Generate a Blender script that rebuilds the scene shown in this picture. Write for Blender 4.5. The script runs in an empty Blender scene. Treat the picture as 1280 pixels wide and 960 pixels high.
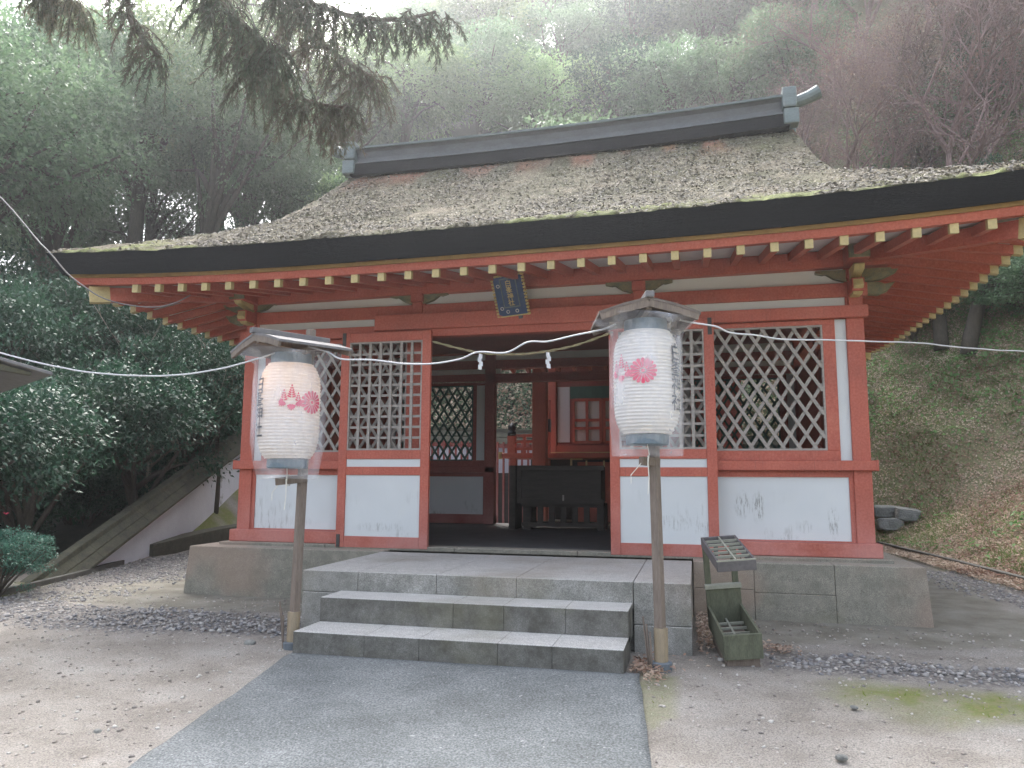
import bpy, math, random
import numpy as np
from mathutils import Vector, Matrix, noise
R = math.radians
random.seed(7); rng = np.random.default_rng(7)
scene = bpy.context.scene
COL = scene.collection

# ------------------------------------------------------------------ camera
CAM = Vector((1.51, -6.746, 1.087)); YAW, PITCH, ROLL, FPX = R(13.581), R(7.164), R(0.314), 940.3
D = Vector((-math.sin(YAW)*math.cos(PITCH), math.cos(YAW)*math.cos(PITCH), math.sin(PITCH)))
RT = Vector((math.cos(YAW), math.sin(YAW), 0)); UP = RT.cross(D)
R2 = RT*math.cos(ROLL)+UP*math.sin(ROLL); U2 = -RT*math.sin(ROLL)+UP*math.cos(ROLL)
cd = bpy.data.cameras.new('camera'); cam = bpy.data.objects.new('camera', cd); COL.objects.link(cam)
cd.sensor_width = 36; cd.lens = 36*FPX/1280; cd.clip_end = 600; cd.clip_start = .05
m = Matrix((R2, U2, -D)).transposed().to_4x4(); m.translation = CAM; cam.matrix_world = m
scene.camera = cam
def ray(px, py): return D+(px-640)/FPX*R2-(py-480)/FPX*U2
def on_y(px, py, y):
    v = ray(px, py); return CAM+v*((y-CAM.y)/v.y)
def on_d(px, py, d):
    return CAM+ray(px, py)*d
def ground_at(px, py):
    v = ray(px, py); t = 1.
    while t < 80:
        p = CAM+v*t
        if p.z <= H(p.x, p.y): break
        t += .02
    return Vector((p.x, p.y, H(p.x, p.y)))

# ------------------------------------------------------------------ terrain
def sst(a, b, x):
    t = np.clip((x-a)/(b-a), 0, 1); return t*t*(3-2*t)
def Harr(x, y):
    x = np.asarray(x, float); y = np.asarray(y, float)
    h = -.067*np.maximum(0, -2.42-y)*sst(-2.3, -2.9, y)
    h = np.maximum(h, -.9)
    s = np.maximum(0, x-(5.15-.09*y))
    hr = .62*s-.33*(1-np.exp(-s*1.3))
    hr = np.minimum(hr, 9+.12*s)*sst(-14, -3, y)
    kl = -4.95-.34*y
    l = np.maximum(0, np.minimum(kl, -5.2)-x)
    hl = .05*np.minimum(l, 2.)+.27*np.maximum(0, y-1.6)*sst(-5.3, -6.3, x)*sst(-30, -12, x)
    yb = np.maximum(0, y-8.2+.25*np.maximum(0, x-2))
    fall = sst(-26, -9, x)
    hb = (yb*1.1*sst(0, 1.6, yb))*(.12+.88*fall)
    hb = 70*(1-np.exp(-hb/70.))
    return h+hr+np.minimum(hl, 2.2)+hb
def H(x, y): return float(Harr(x, y))

# ------------------------------------------------------------------ mesh helpers
ORG = {}
def meta(o, label=None, cat=None, group=None, kind=None):
    if label: o['label'] = label
    if cat: o['category'] = cat
    if group: o['group'] = group
    if kind: o['kind'] = kind
    return o
def thing(name, loc, label, cat, group=None, rotz=0):
    o = bpy.data.objects.new(name, None); o.empty_display_size = .2
    COL.objects.link(o); o.location = loc; o.rotation_euler = (0, 0, rotz)
    ORG[o.name] = Vector(loc)
    return meta(o, label, cat, group)
def link(name, me, mat=None, parent=None):
    o = bpy.data.objects.new(name, me); COL.objects.link(o)
    if mat is not None: me.materials.append(mat)
    if parent is not None:
        o.parent = parent; ORG[o.name] = ORG.get(parent.name, Vector((0, 0, 0)))
    return o
class MB:
    def __init__(s): s.v = []; s.f = []
    def add(s, vs, fs):
        n = len(s.v); s.v += [tuple(v) for v in vs]; s.f += [tuple(i+n for i in f) for f in fs]; return s
    def box(s, x0, x1, y0, y1, z0, z1):
        return s.hexa([(x0,y0,z0),(x1,y0,z0),(x1,y1,z0),(x0,y1,z0),(x0,y0,z1),(x1,y0,z1),(x1,y1,z1),(x0,y1,z1)])
    def hexa(s, p):
        return s.add(p, [(0,3,2,1),(4,5,6,7),(0,1,5,4),(1,2,6,5),(2,3,7,6),(3,0,4,7)])
    def bar(s, a, b, w, h, up=(0,0,1)):
        a = Vector(a); b = Vector(b); d = (b-a).normalized(); u = Vector(up)
        r = d.cross(u)
        if r.length < 1e-4: r = d.cross(Vector((0,1,0)))
        r.normalize(); u = r.cross(d)
        P = []
        for c in (a, b):
            for i, j in ((-1,-1),(1,-1),(1,1),(-1,1)): P.append(c+r*w/2*i+u*h/2*j)
        return s.add(P, [(3,2,1,0),(4,5,6,7),(0,1,5,4),(1,2,6,5),(2,3,7,6),(3,0,4,7)])
    def tube(s, pts, rad, n=8, cap=True):
        pts = [Vector(p) for p in pts]
        rad = list(rad) if hasattr(rad, '__len__') else [rad]*len(pts)
        V = []; F = []; pr = None
        for i, p in enumerate(pts):
            d = (pts[min(i+1, len(pts)-1)]-pts[max(i-1, 0)])
            if d.length < 1e-9: d = Vector((0,0,1))
            d.normalize()
            if pr is None:
                a = Vector((0,0,1)) if abs(d.z) < .9 else Vector((1,0,0))
                pr = d.cross(a).normalized()
            pr = (pr-d*pr.dot(d)).normalized(); q = d.cross(pr)
            for k in range(n):
                t = 2*math.pi*k/n; V.append(p+(pr*math.cos(t)+q*math.sin(t))*rad[i])
        for i in range(len(pts)-1):
            for k in range(n):
                F.append((i*n+k, i*n+(k+1) % n, (i+1)*n+(k+1) % n, (i+1)*n+k))
        if cap:
            F.append(tuple(range(n-1, -1, -1))); F.append(tuple((len(pts)-1)*n+k for k in range(n)))
        return s.add(V, F)
    def lathe(s, prof, c=(0,0,0), n=24):
        V = []; F = []; c = Vector(c)
        for r, z in prof:
            for k in range(n):
                t = 2*math.pi*k/n; V.append(c+Vector((r*math.cos(t), r*math.sin(t), z)))
        for i in range(len(prof)-1):
            for k in range(n): F.append((i*n+k, i*n+(k+1) % n, (i+1)*n+(k+1) % n, (i+1)*n+k))
        return s.add(V, F)
    def prism(s, poly, y0, y1, axis='y'):
        n = len(poly)
        if axis == 'y': V = [(a, y0, b) for a, b in poly]+[(a, y1, b) for a, b in poly]
        elif axis == 'x': V = [(y0, a, b) for a, b in poly]+[(y1, a, b) for a, b in poly]
        else: V = [(a, b, y0) for a, b in poly]+[(a, b, y1) for a, b in poly]
        F = [tuple(range(n)), tuple(range(2*n-1, n-1, -1))]+[(i, i+n, (i+1) % n+n, (i+1) % n) for i in range(n)]
        return s.add(V, F)
    def build(s, name, mat, parent=None, smooth=False, bevel=0, absolute=True):
        me = bpy.data.meshes.new(name)
        o = Vector((0,0,0))
        if parent is not None and absolute: o = ORG.get(parent.name, o)
        me.from_pydata([(v[0]-o.x, v[1]-o.y, v[2]-o.z) for v in s.v], [], s.f)
        import bmesh
        bm = bmesh.new(); bm.from_mesh(me); bmesh.ops.recalc_face_normals(bm, faces=bm.faces); bm.to_mesh(me); bm.free()
        if smooth:
            for p in me.polygons: p.use_smooth = True
        ob = link(name, me, mat, parent)
        if bevel:
            b = ob.modifiers.new('bevel', 'BEVEL'); b.width = bevel; b.segments = 2; b.limit_method = 'ANGLE'; b.angle_limit = R(40)
        return ob
def np_mesh(name, V, F, smooth=False):
    V = np.asarray(V, np.float32); F = np.asarray(F, np.int32)
    me = bpy.data.meshes.new(name)
    me.vertices.add(len(V)); me.vertices.foreach_set('co', V.ravel())
    k = F.shape[1]
    me.loops.add(F.size); me.loops.foreach_set('vertex_index', F.ravel())
    me.polygons.add(len(F)); me.polygons.foreach_set('loop_start', np.arange(0, F.size, k, dtype=np.int32))
    me.update(calc_edges=True)
    if smooth: me.polygons.foreach_set('use_smooth', np.ones(len(F), bool))
    return me
def grid_faces(nu, nv):
    i = np.arange(nu-1)[:, None]*nv+np.arange(nv-1)[None, :]
    return np.stack([i, i+nv, i+nv+1, i+1], -1).reshape(-1, 4)
# simple numpy value noise (tileless lattice hash)
def vnoise(x, y, sc=1., seed=0):
    x = np.asarray(x, float)*sc+seed*17.3; y = np.asarray(y, float)*sc-seed*9.1
    xi = np.floor(x); yi = np.floor(y); fx = x-xi; fy = y-yi
    fx = fx*fx*(3-2*fx); fy = fy*fy*(3-2*fy)
    def h(a, b):
        t = np.sin(a*127.1+b*311.7+seed*74.7)*43758.5453; return t-np.floor(t)
    return (h(xi, yi)*(1-fx)+h(xi+1, yi)*fx)*(1-fy)+(h(xi, yi+1)*(1-fx)+h(xi+1, yi+1)*fx)*fy
def fbm(x, y, sc=1., seed=0, o=4):
    r = 0; a = .5; t = 0
    for k in range(o): r = r+a*vnoise(x, y, sc*2**k, seed+k); t += a; a *= .5
    return r/t

# ------------------------------------------------------------------ materials
def newmat(name):
    m = bpy.data.materials.new(name); m.use_nodes = True
    nt = m.node_tree; b = nt.nodes['Principled BSDF']
    return m, nt, b
def N(nt, t, **kw):
    n = nt.nodes.new(t)
    for k, v in kw.items():
        if k.startswith('i_'): n.inputs[k[2:].replace('_', ' ')].default_value = v
        else: setattr(n, k, v)
    return n
def coords(nt, scale=(1,1,1)):
    tc = N(nt, 'ShaderNodeNewGeometry'); mp = N(nt, 'ShaderNodeMapping'); mp.inputs['Scale'].default_value = scale
    nt.links.new(tc.outputs['Position'], mp.inputs['Vector']); return mp.outputs['Vector']
def objcoords(nt, scale=(1,1,1)):
    tc = N(nt, 'ShaderNodeTexCoord'); mp = N(nt, 'ShaderNodeMapping'); mp.inputs['Scale'].default_value = scale
    nt.links.new(tc.outputs['Object'], mp.inputs['Vector']); return mp.outputs['Vector']
def ntex(nt, vec, scale, detail=4, rough=.6):
    n = N(nt, 'ShaderNodeTexNoise'); n.inputs['Scale'].default_value = scale; n.inputs['Detail'].default_value = detail
    n.inputs['Roughness'].default_value = rough; nt.links.new(vec, n.inputs['Vector']); return n.outputs['Fac']
def ramp(nt, fac, stops):
    r = N(nt, 'ShaderNodeValToRGB'); e = r.color_ramp.elements
    while len(e) < len(stops): e.new(.5)
    for el, (p, c) in zip(e, stops):
        el.position = p; el.color = (*c, 1) if len(c) == 3 else c
    nt.links.new(fac, r.inputs['Fac']); return r.outputs['Color']
def mix(nt, fac, a, b, mode='MIX'):
    n = N(nt, 'ShaderNodeMix', data_type='RGBA', blend_type=mode)
    for s, v in (('Factor', fac), ('A', a), ('B', b)):
        sock = [i for i in n.inputs if i.name == s and (i.type == ('VALUE' if s == 'Factor' else 'RGBA'))][0]
        if isinstance(v, (int, float)): sock.default_value = v
        elif isinstance(v, tuple): sock.default_value = (*v, 1) if len(v) == 3 else v
        else: nt.links.new(v, sock)
    return [o for o in n.outputs if o.type == 'RGBA'][0]
def bump(nt, b, h, st=.3, dist=.01):
    n = N(nt, 'ShaderNodeBump'); n.inputs['Strength'].default_value = st; n.inputs['Distance'].default_value = dist
    nt.links.new(h, n.inputs['Height']); nt.links.new(n.outputs['Normal'], b.inputs['Normal'])
def mathn(nt, op, a, b=None):
    n = N(nt, 'ShaderNodeMath', operation=op)
    for i, v in enumerate((a, b)):
        if v is None: continue
        if isinstance(v, (int, float)): n.inputs[i].default_value = v
        else: nt.links.new(v, n.inputs[i])
    return n.outputs[0]
def simple(name, base, var=.25, scale=8, rough=.7, bmp=.2, stretch=(1,1,1), dark=None, detail=5, metallic=0, bd=.006):
    m, nt, b = newmat(name); v = coords(nt, stretch)
    f = ntex(nt, v, scale, detail); f2 = ntex(nt, v, scale*6.3, 3)
    d = dark or tuple(c*(1-var) for c in base); l = tuple(min(1, c*(1+var)) for c in base)
    c = ramp(nt, f, [(.3, d), (.5, base), (.72, l)])
    c = mix(nt, .35, c, ramp(nt, f2, [(.35, d), (.65, l)]))
    nt.links.new(c, b.inputs['Base Color']); b.inputs['Roughness'].default_value = rough
    b.inputs['Metallic'].default_value = metallic
    bump(nt, b, f2, bmp, bd); return m
def red_paint(name, base=(.43, .088, .052)):
    m, nt, b = newmat(name)
    v = coords(nt, (1,1,1)); f = ntex(nt, v, 2.2, 5); g = ntex(nt, coords(nt, (14,14,1.6)), 2.5, 6, .7); g2 = ntex(nt, coords(nt, (1.6,9,16)), 2.4, 6, .7)
    c = ramp(nt, f, [(.3, tuple(x*.8 for x in base)), (.55, base), (.75, (base[0]*1.1, base[1]*1.35, base[2]*1.4))])
    gg = mathn(nt, 'MULTIPLY', g, g2)
    fac = mathn(nt, 'MULTIPLY', ramp(nt, gg, [(.30, (0,0,0)), (.42, (1,1,1))]), .2)
    c = mix(nt, fac, c, (.46, .24, .21))
    fine = ntex(nt, v, 60, 3)
    c = mix(nt, .24, c, ramp(nt, fine, [(.35, (.16,.04,.03)), (.7, (.55,.24,.18))]))
    cr = ramp(nt, ntex(nt, coords(nt, (30,30,.9)), 3.1, 6, .8), [(.36, (1,1,1)), (.42, (0,0,0))])
    c = mix(nt, mathn(nt, 'MULTIPLY', cr, .45), c, (.13, .045, .035))
    # rain-splash bleaching and dirt close to the sill
    z = N(nt, 'ShaderNodeSeparateXYZ'); nt.links.new(N(nt, 'ShaderNodeNewGeometry').outputs['Position'], z.inputs[0])
    mr = N(nt, 'ShaderNodeMapRange'); mr.inputs['From Min'].default_value = 1.0; mr.inputs['From Max'].default_value = .42
    nt.links.new(z.outputs['Z'], mr.inputs['Value'])
    w = mathn(nt, 'MULTIPLY', mr.outputs[0], mathn(nt, 'MULTIPLY', ramp(nt, f, [(.3,(0,0,0)),(.6,(1,1,1))]), .5))
    c = mix(nt, w, c, (.44, .25, .24))
    nt.links.new(c, b.inputs['Base Color']); b.inputs['Roughness'].default_value = .62
    bump(nt, b, g, .25, .004); return m
def plaster(name, base=(.60, .62, .63), stain=.8):
    m, nt, b = newmat(name); v = coords(nt)
    f = ntex(nt, v, 1.3, 5); fine = ntex(nt, v, 45, 4)
    c = ramp(nt, f, [(.3, tuple(x*.9 for x in base)), (.7, base)])
    st = ntex(nt, coords(nt, (20,20,2.4)), 1.4, 5, .75)
    z = N(nt, 'ShaderNodeSeparateXYZ'); nt.links.new(N(nt, 'ShaderNodeNewGeometry').outputs['Position'], z.inputs[0])
    mr = N(nt, 'ShaderNodeMapRange'); mr.inputs['From Min'].default_value = 1.05; mr.inputs['From Max'].default_value = .6
    nt.links.new(z.outputs['Z'], mr.inputs['Value'])
    big = ntex(nt, v, 2.1, 3)
    k = mathn(nt, 'MULTIPLY', ramp(nt, st, [(.5, (0,0,0)), (.62, (1,1,1))]), ramp(nt, big, [(.54, (0,0,0)), (.64, (1,1,1))]))
    k = mathn(nt, 'MULTIPLY', mathn(nt, 'MULTIPLY', k, mr.outputs[0]), stain)
    c = mix(nt, k, c, (.2, .2, .18))
    fs = ramp(nt, ntex(nt, coords(nt, (46,46,7)), 1.5, 6, .8), [(.50, (0,0,0)), (.60, (1,1,1))])
    for (cx_, cz_, rx_, rz2, a_) in ((1.90, .88, .07, .13, .8), (2.03, .85, .055, .15, 1.), (2.62, .74, .05, .15, .75), (2.40, .70, .06, .06, .4), (1.33, .72, .22, .07, .45), (-1.35, .63, .3, .045, .45), (1.6, .66, .1, .08, .5), (-2.3, .66, .25, .05, .2)):
        dx = mathn(nt, 'DIVIDE', mathn(nt, 'SUBTRACT', z.outputs['X'], cx_), rx_); dz = mathn(nt, 'DIVIDE', mathn(nt, 'SUBTRACT', z.outputs['Z'], cz_), rz2)
        g_ = mathn(nt, 'MAXIMUM', mathn(nt, 'SUBTRACT', 1.0, mathn(nt, 'ADD', mathn(nt, 'MULTIPLY', dx, dx), mathn(nt, 'MULTIPLY', dz, dz))), 0.0)
        c = mix(nt, mathn(nt, 'MULTIPLY', mathn(nt, 'MULTIPLY', mathn(nt, 'POWER', g_, .6), fs), a_*.9), c, (.13, .125, .11)) if stain else c
    nt.links.new(c, b.inputs['Base Color']); b.inputs['Roughness'].default_value = .85
    bump(nt, b, fine, .15, .003); return m
def granite(name, base=(.30, .29, .26), side_mix=.5, lo=.25, pkk=.3, gcol=(.06, .062, .048)):
    m, nt, b = newmat(name); v = coords(nt)
    sp = ntex(nt, v, 190, 2, .6); mid = ntex(nt, v, 5.5, 8, .78); med = ntex(nt, v, 14, 5, .7)
    c = ramp(nt, sp, [(.36, tuple(x*.38 for x in base)), (.5, base), (.66, tuple(min(1, x*1.75) for x in base))])
    c2 = ramp(nt, med, [(.35, tuple(x*.72 for x in base)), (.65, tuple(x*1.1 for x in base))])
    c = mix(nt, .45, c, c2)
    # upright faces are mixed darker than treads
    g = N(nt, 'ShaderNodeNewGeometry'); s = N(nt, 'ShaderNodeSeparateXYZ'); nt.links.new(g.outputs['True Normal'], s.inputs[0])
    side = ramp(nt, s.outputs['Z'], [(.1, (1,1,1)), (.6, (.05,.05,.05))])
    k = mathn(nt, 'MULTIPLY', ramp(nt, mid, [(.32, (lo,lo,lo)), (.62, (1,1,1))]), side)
    c = mix(nt, mathn(nt, 'MULTIPLY', k, side_mix), c, gcol)
    gr = ramp(nt, ntex(nt, v, 1.7, 4), [(.5, (0,0,0)), (.68, (1,1,1))])
    c = mix(nt, mathn(nt, 'MULTIPLY', gr, .3), c, (.16, .15, .085))
    pk = ramp(nt, ntex(nt, coords(nt, (1,1,1)), .9, 3), [(.52, (0,0,0)), (.62, (1,1,1))])
    c = mix(nt, mathn(nt, 'MULTIPLY', pk, pkk), c, (.33, .22, .17))
    nt.links.new(c, b.inputs['Base Color']); b.inputs['Roughness'].default_value = .85
    bump(nt, b, med, .35, .008); return m

M = {}
M['red'] = red_paint('red_paint')
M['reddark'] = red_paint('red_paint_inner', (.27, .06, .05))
M['white'] = plaster('white_plaster')
M['frieze'] = plaster('frieze_plaster', (.62, .62, .60), 0)
M['gold'] = simple('ochre_tip_paint', (.44, .35, .16), .2, 9, .55, .15)
M['ochre'] = simple('ochre_board', (.24, .14, .04), .25, 5, .7, .2)
M['lattice'] = simple('grey_lattice_wood', (.30, .27, .245), .25, 7, .8, .3, (1,1,6))
M['greenlat'] = simple('green_lattice_paint', (.05, .115, .09), .3, 8, .7, .2)
M['oldwood'] = simple('weathered_wood', (.17, .135, .11), .35, 5, .85, .4, (6,6,.8))
M['capwood'] = simple('brown_cap_wood', (.13, .105, .09), .4, 7, .85, .4, (1.5,6,6))
M['darkwood'] = simple('dark_aged_wood', (.05, .042, .036), .35, 4, .8, .4, (1,6,6))
M['greywood'] = simple('silver_grey_wood', (.155, .148, .15), .25, 6, .8, .35, (1.5,6,6))
M['iron'] = simple('dark_iron', (.045, .04, .038), .3, 20, .6, .2)
M['copper'] = simple('weathered_copper', (.13, .16, .16), .25, 5, .55, .25, (1,1,3))
M['copperdark'] = simple('dull_ridge_board', (.105, .11, .12), .25, 4, .6, .2, (1,1,3))
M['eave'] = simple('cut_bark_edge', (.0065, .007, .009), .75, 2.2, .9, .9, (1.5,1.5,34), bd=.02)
M['granite'] = granite('granite_blocks', (.32,.295,.245), .6, .35, .4)
M['granite_dark'] = granite('step_granite', (.47, .46, .44), .97, .72, .0, (.062, .058, .047))
M['granite_slab'] = granite('landing_slab', (.45, .435, .41), .7, .4, .15)
M['floor'] = simple('dark_stone_floor', (.075, .075, .078), .3, 4, .6, .2)
M['giltgreen'] = simple('faded_gilt_green', (.17, .14, .07), .5, 22, .6, .3, dark=(.07,.10,.08))
M['brassrail'] = simple('pale_gilt', (.55, .42, .2), .2, 9, .4, .1)
M['bark'] = simple('tree_bark', (.085, .07, .055), .4, 9, .9, .6, (3,3,.7), bd=.02)
M['palebark'] = simple('pale_twig_bark', (.30, .25, .20), .3, 12, .9, .3)
M['mauvetwig'] = simple('winter_twig', (.20, .135, .13), .35, 6, .9, .2)
M['tiles'] = simple('mossy_roof_tiles', (.085, .082, .055), .45, 7, .9, .5, dark=(.045,.045,.04))
M['rock'] = simple('grey_boulder', (.20, .20, .185), .45, 7, .9, .6, bd=.03)
M['kerb'] = simple('kerb_concrete', (.13, .125, .11), .3, 9, .9, .4)
M['kerb2'] = simple('damp_stone_block', (.085, .08, .06), .4, 9, .9, .5)
M['cable'] = simple('pale_cable', (.50, .50, .52), .1, 9, .5, .1)
M['dull_cable'] = simple('dull_grey_cable', (.2, .19, .19), .1, 9, .6, .1)
M['straw'] = simple('straw_rope', (.33, .28, .17), .3, 60, .9, .5)
M['paperwhite'] = simple('white_paper', (.78, .78, .82), .05, 9, .8, .05)
M['cord'] = simple('white_cord', (.7, .68, .62), .1, 30, .8, .1)
M['bamboo'] = simple('bamboo', (.27, .215, .145), .2, 9, .5, .15, (6,6,1))
M['greycap'] = simple('grey_plastic', (.12, .14, .16), .15, 9, .5, .1)
M['ringblue'] = simple('slate_blue_ring', (.12, .16, .19), .2, 9, .5, .1)
M['black'] = simple('black_cap', (.012, .013, .016), .3, 9, .4, .1)
M['crest'] = simple('crest_red', (.62, .055, .12), .12, 30, .7, .05)
M['ink'] = simple('ink_black', (.02, .02, .025), .2, 30, .7, .05)
M['blue'] = simple('plaque_blue', (.022, .055, .14), .4, 16, .5, .15)
M['goldleaf'] = simple('old_gilding', (.55, .42, .18), .3, 40, .45, .2)
M['silver'] = simple('pale_ring_metal', (.6, .58, .55), .15, 9, .4, .1)
M['rackwood'] = simple('mossy_rack_wood', (.10, .105, .07), .4, 6, .85, .4, (4,4,1))
M['rackgrey'] = simple('dark_slatted_wood', (.11, .10, .10), .3, 6, .8, .3)
M['rackedge'] = simple('worn_slat', (.27, .27, .22), .2, 12, .8, .2)
M['leaflit'] = simple('brown_leaves', (.22, .105, .055), .4, 14, .8, .2)

def leaf_mat(name, cols, rough=.42, trans=.25, spec=.5):
    m, nt, b = newmat(name)
    g = N(nt, 'ShaderNodeNewGeometry'); oi = N(nt, 'ShaderNodeObjectInfo')
    c = ramp(nt, g.outputs['Random Per Island'], [(i/max(1, len(cols)-1), q) for i, q in enumerate(cols)])
    f = ntex(nt, coords(nt), .8, 3)
    c = mix(nt, .5, c, ramp(nt, f, [(.35, tuple(x*.62 for x in cols[0])), (.65, tuple(x*1.15 for x in cols[-1]))]), 'MIX')
    hs = N(nt, 'ShaderNodeHueSaturation'); nt.links.new(c, hs.inputs['Color'])
    mr = N(nt, 'ShaderNodeMapRange'); mr.inputs['To Min'].default_value = .75; mr.inputs['To Max'].default_value = 1.3
    nt.links.new(oi.outputs['Random'], mr.inputs['Value']); nt.links.new(mr.outputs[0], hs.inputs['Value'])
    mr2 = N(nt, 'ShaderNodeMapRange'); mr2.inputs['To Min'].default_value = .485; mr2.inputs['To Max'].default_value = .52
    nt.links.new(oi.outputs['Random'], mr2.inputs['Value']); nt.links.new(mr2.outputs[0], hs.inputs['Hue'])
    nt.links.new(hs.outputs['Color'], b.inputs['Base Color']); b.inputs['Roughness'].default_value = rough
    b.inputs['Specular IOR Level'].default_value = spec
    out = nt.nodes['Material Output']; tr = N(nt, 'ShaderNodeBsdfTranslucent'); ms = N(nt, 'ShaderNodeMixShader')
    nt.links.new(hs.outputs['Color'], tr.inputs['Color']); ms.inputs[0].default_value = trans
    nt.links.new(b.outputs[0], ms.inputs[1]); nt.links.new(tr.outputs[0], ms.inputs[2]); nt.links.new(ms.outputs[0], out.inputs['Surface'])
    return m
M['leaf_dark'] = leaf_mat('leaf_dark', [(.020,.058,.032), (.034,.09,.05), (.06,.13,.075)], .46, .3)
M['leaf_mid'] = leaf_mat('leaf_mid', [(.08,.14,.07), (.13,.21,.11), (.22,.30,.17)], .45, .5)
M['leaf_pale'] = leaf_mat('leaf_pale', [(.16,.25,.10), (.24,.33,.15), (.33,.41,.21)], .5, .55)
M['leaf_mauve'] = leaf_mat('leaf_mauve', [(.15,.115,.105), (.22,.165,.15), (.25,.15,.105)], .7, .25)
M['leaf_cedar'] = leaf_mat('leaf_cedar', [(.08,.13,.08), (.12,.18,.11), (.17,.12,.09)], .8, .35)
M['leaf_cedar_brown'] = leaf_mat('leaf_cedar_brown', [(.09,.12,.085), (.15,.115,.095), (.11,.15,.10)], .85, .6)
M['leaf_grass'] = leaf_mat('leaf_grass', [(.10,.19,.05), (.17,.29,.08), (.36,.37,.18)], .75, .5)
M['leaf_weed'] = leaf_mat('leaf_weed', [(.10,.20,.06), (.16,.30,.09), (.24,.38,.14)], .6, .5)
M['leaf_litter'] = leaf_mat('leaf_litter', [(.22,.11,.075), (.38,.22,.15), (.68,.58,.46)], .8, .3)
M['moss'] = leaf_mat('moss_tuft', [(.12,.15,.03), (.2,.24,.05), (.27,.29,.08)], .9, .1)
M['bushleaf'] = leaf_mat('bush_leaf', [(.04,.14,.10), (.07,.20,.15), (.12,.27,.20)], .45, .3)

# paper, plastic
m, nt, b = newmat('lantern_paper'); b.inputs['Base Color'].default_value = (.80, .77, .74, 1); b.inputs['Roughness'].default_value = .8
tr = N(nt, 'ShaderNodeBsdfTranslucent'); tr.inputs['Color'].default_value = (.85, .78, .7, 1); ms = N(nt, 'ShaderNodeMixShader'); ms.inputs[0].default_value = .35
nt.links.new(b.outputs[0], ms.inputs[1]); nt.links.new(tr.outputs[0], ms.inputs[2]); nt.links.new(ms.outputs[0], nt.nodes['Material Output'].inputs['Surface'])
M['paper'] = m
m, nt, b = newmat('clear_plastic'); b.inputs['Base Color'].default_value = (.86, .88, .95, 1); b.inputs['Roughness'].default_value = .25
tp = N(nt, 'ShaderNodeBsdfTransparent'); ms = N(nt, 'ShaderNodeMixShader'); ms.inputs[0].default_value = .24
f = ntex(nt, objcoords(nt, (1, 1, .4)), 9, 4); cr = ramp(nt, f, [(.40, (.10,.10,.10)), (.80, (.40,.40,.40))])
nt.links.new(cr, ms.inputs[0]); nt.links.new(tp.outputs[0], ms.inputs[1]); nt.links.new(b.outputs[0], ms.inputs[2]); nt.links.new(ms.outputs[0], nt.nodes['Material Output'].inputs['Surface'])
bump(nt, b, f, .5, .02)
M['plastic'] = m

# thatch top: bark shingles, grey-brown, mossy towards the eaves, reddish under the ridge
m, nt, b = newmat('bark_roof'); v = coords(nt)
base = ramp(nt, ntex(nt, v, 34, 6, .75), [(.30, (.055,.045,.03)), (.5, (.16,.138,.098)), (.68, (.34,.305,.245))])
patch = ramp(nt, ntex(nt, v, 2.6, 7, .7), [(.38, (.42,.46,.30)), (.65, (1.05,1.02,.98))])
c = mix(nt, 1.0, base, patch, 'MULTIPLY')
at = N(nt, 'ShaderNodeAttribute', attribute_name='moss'); at2 = N(nt, 'ShaderNodeAttribute', attribute_name='rust')
c = mix(nt, mathn(nt, 'MULTIPLY', at2.outputs['Fac'], .55), c, (.42,.17,.11))
mc = ramp(nt, ntex(nt, v, 50, 4), [(.35, (.085,.095,.03)), (.65, (.21,.235,.07))])
c = mix(nt, at.outputs['Fac'], c, mc)
nt.links.new(c, b.inputs['Base Color']); b.inputs['Roughness'].default_value = .95
bump(nt, b, ntex(nt, v, 42, 5, .75), .9, .03)
M['thatch'] = m

# ground
m, nt, b = newmat('ground'); v = coords(nt)
dirt = ramp(nt, ntex(nt, v, 2.3, 7, .65), [(.3, (.175,.155,.132)), (.5, (.25,.228,.20)), (.7, (.31,.29,.262))])
speck = ramp(nt, ntex(nt, v, 130, 3, .7), [(.34, (.35,.35,.35)), (.5, (1,1,1)), (.66, (1.55,1.5,1.5))])
dirt = mix(nt, .75, dirt, mix(nt, 1, dirt, speck, 'MULTIPLY'))
vo = N(nt, 'ShaderNodeTexVoronoi'); vo.inputs['Scale'].default_value = 42; nt.links.new(v, vo.inputs['Vector'])
gcol = ramp(nt, vo.outputs['Color'], [(.15, (.13,.125,.125)), (.5, (.23,.21,.195)), (.85, (.38,.35,.32))])
gcol = mix(nt, 1, gcol, ramp(nt, vo.outputs['Distance'], [(.15, (1,1,1)), (.6, (.5,.5,.5))]), 'MULTIPLY')
conc = ramp(nt, ntex(nt, v, 3.5, 6, .6), [(.3, (.145,.13,.10)), (.5, (.205,.19,.155)), (.7, (.26,.245,.21))])
conc = mix(nt, .3, conc, mix(nt, 1, conc, speck, 'MULTIPLY'))
mossc = ramp(nt, ntex(nt, v, 26, 5, .7), [(.3, (.21,.175,.10)), (.46, (.18,.18,.065)), (.56, (.13,.155,.04)), (.7, (.25,.265,.09))])
lit = ramp(nt, ntex(nt, v, 26, 6, .8), [(.3, (.09,.075,.045)), (.43, (.20,.155,.10)), (.52, (.15,.18,.07)), (.6, (.32,.25,.18)), (.72, (.20,.25,.10))])
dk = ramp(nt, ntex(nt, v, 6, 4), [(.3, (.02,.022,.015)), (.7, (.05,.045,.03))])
def A(n): return N(nt, 'ShaderNodeAttribute', attribute_name=n).outputs['Fac']
c = mix(nt, A('gravel'), dirt, gcol); c = mix(nt, A('apron'), c, conc); c = mix(nt, A('litter'), c, lit); c = mix(nt, A('moss'), c, mossc); c = mix(nt, A('forest'), c, dk)
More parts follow.
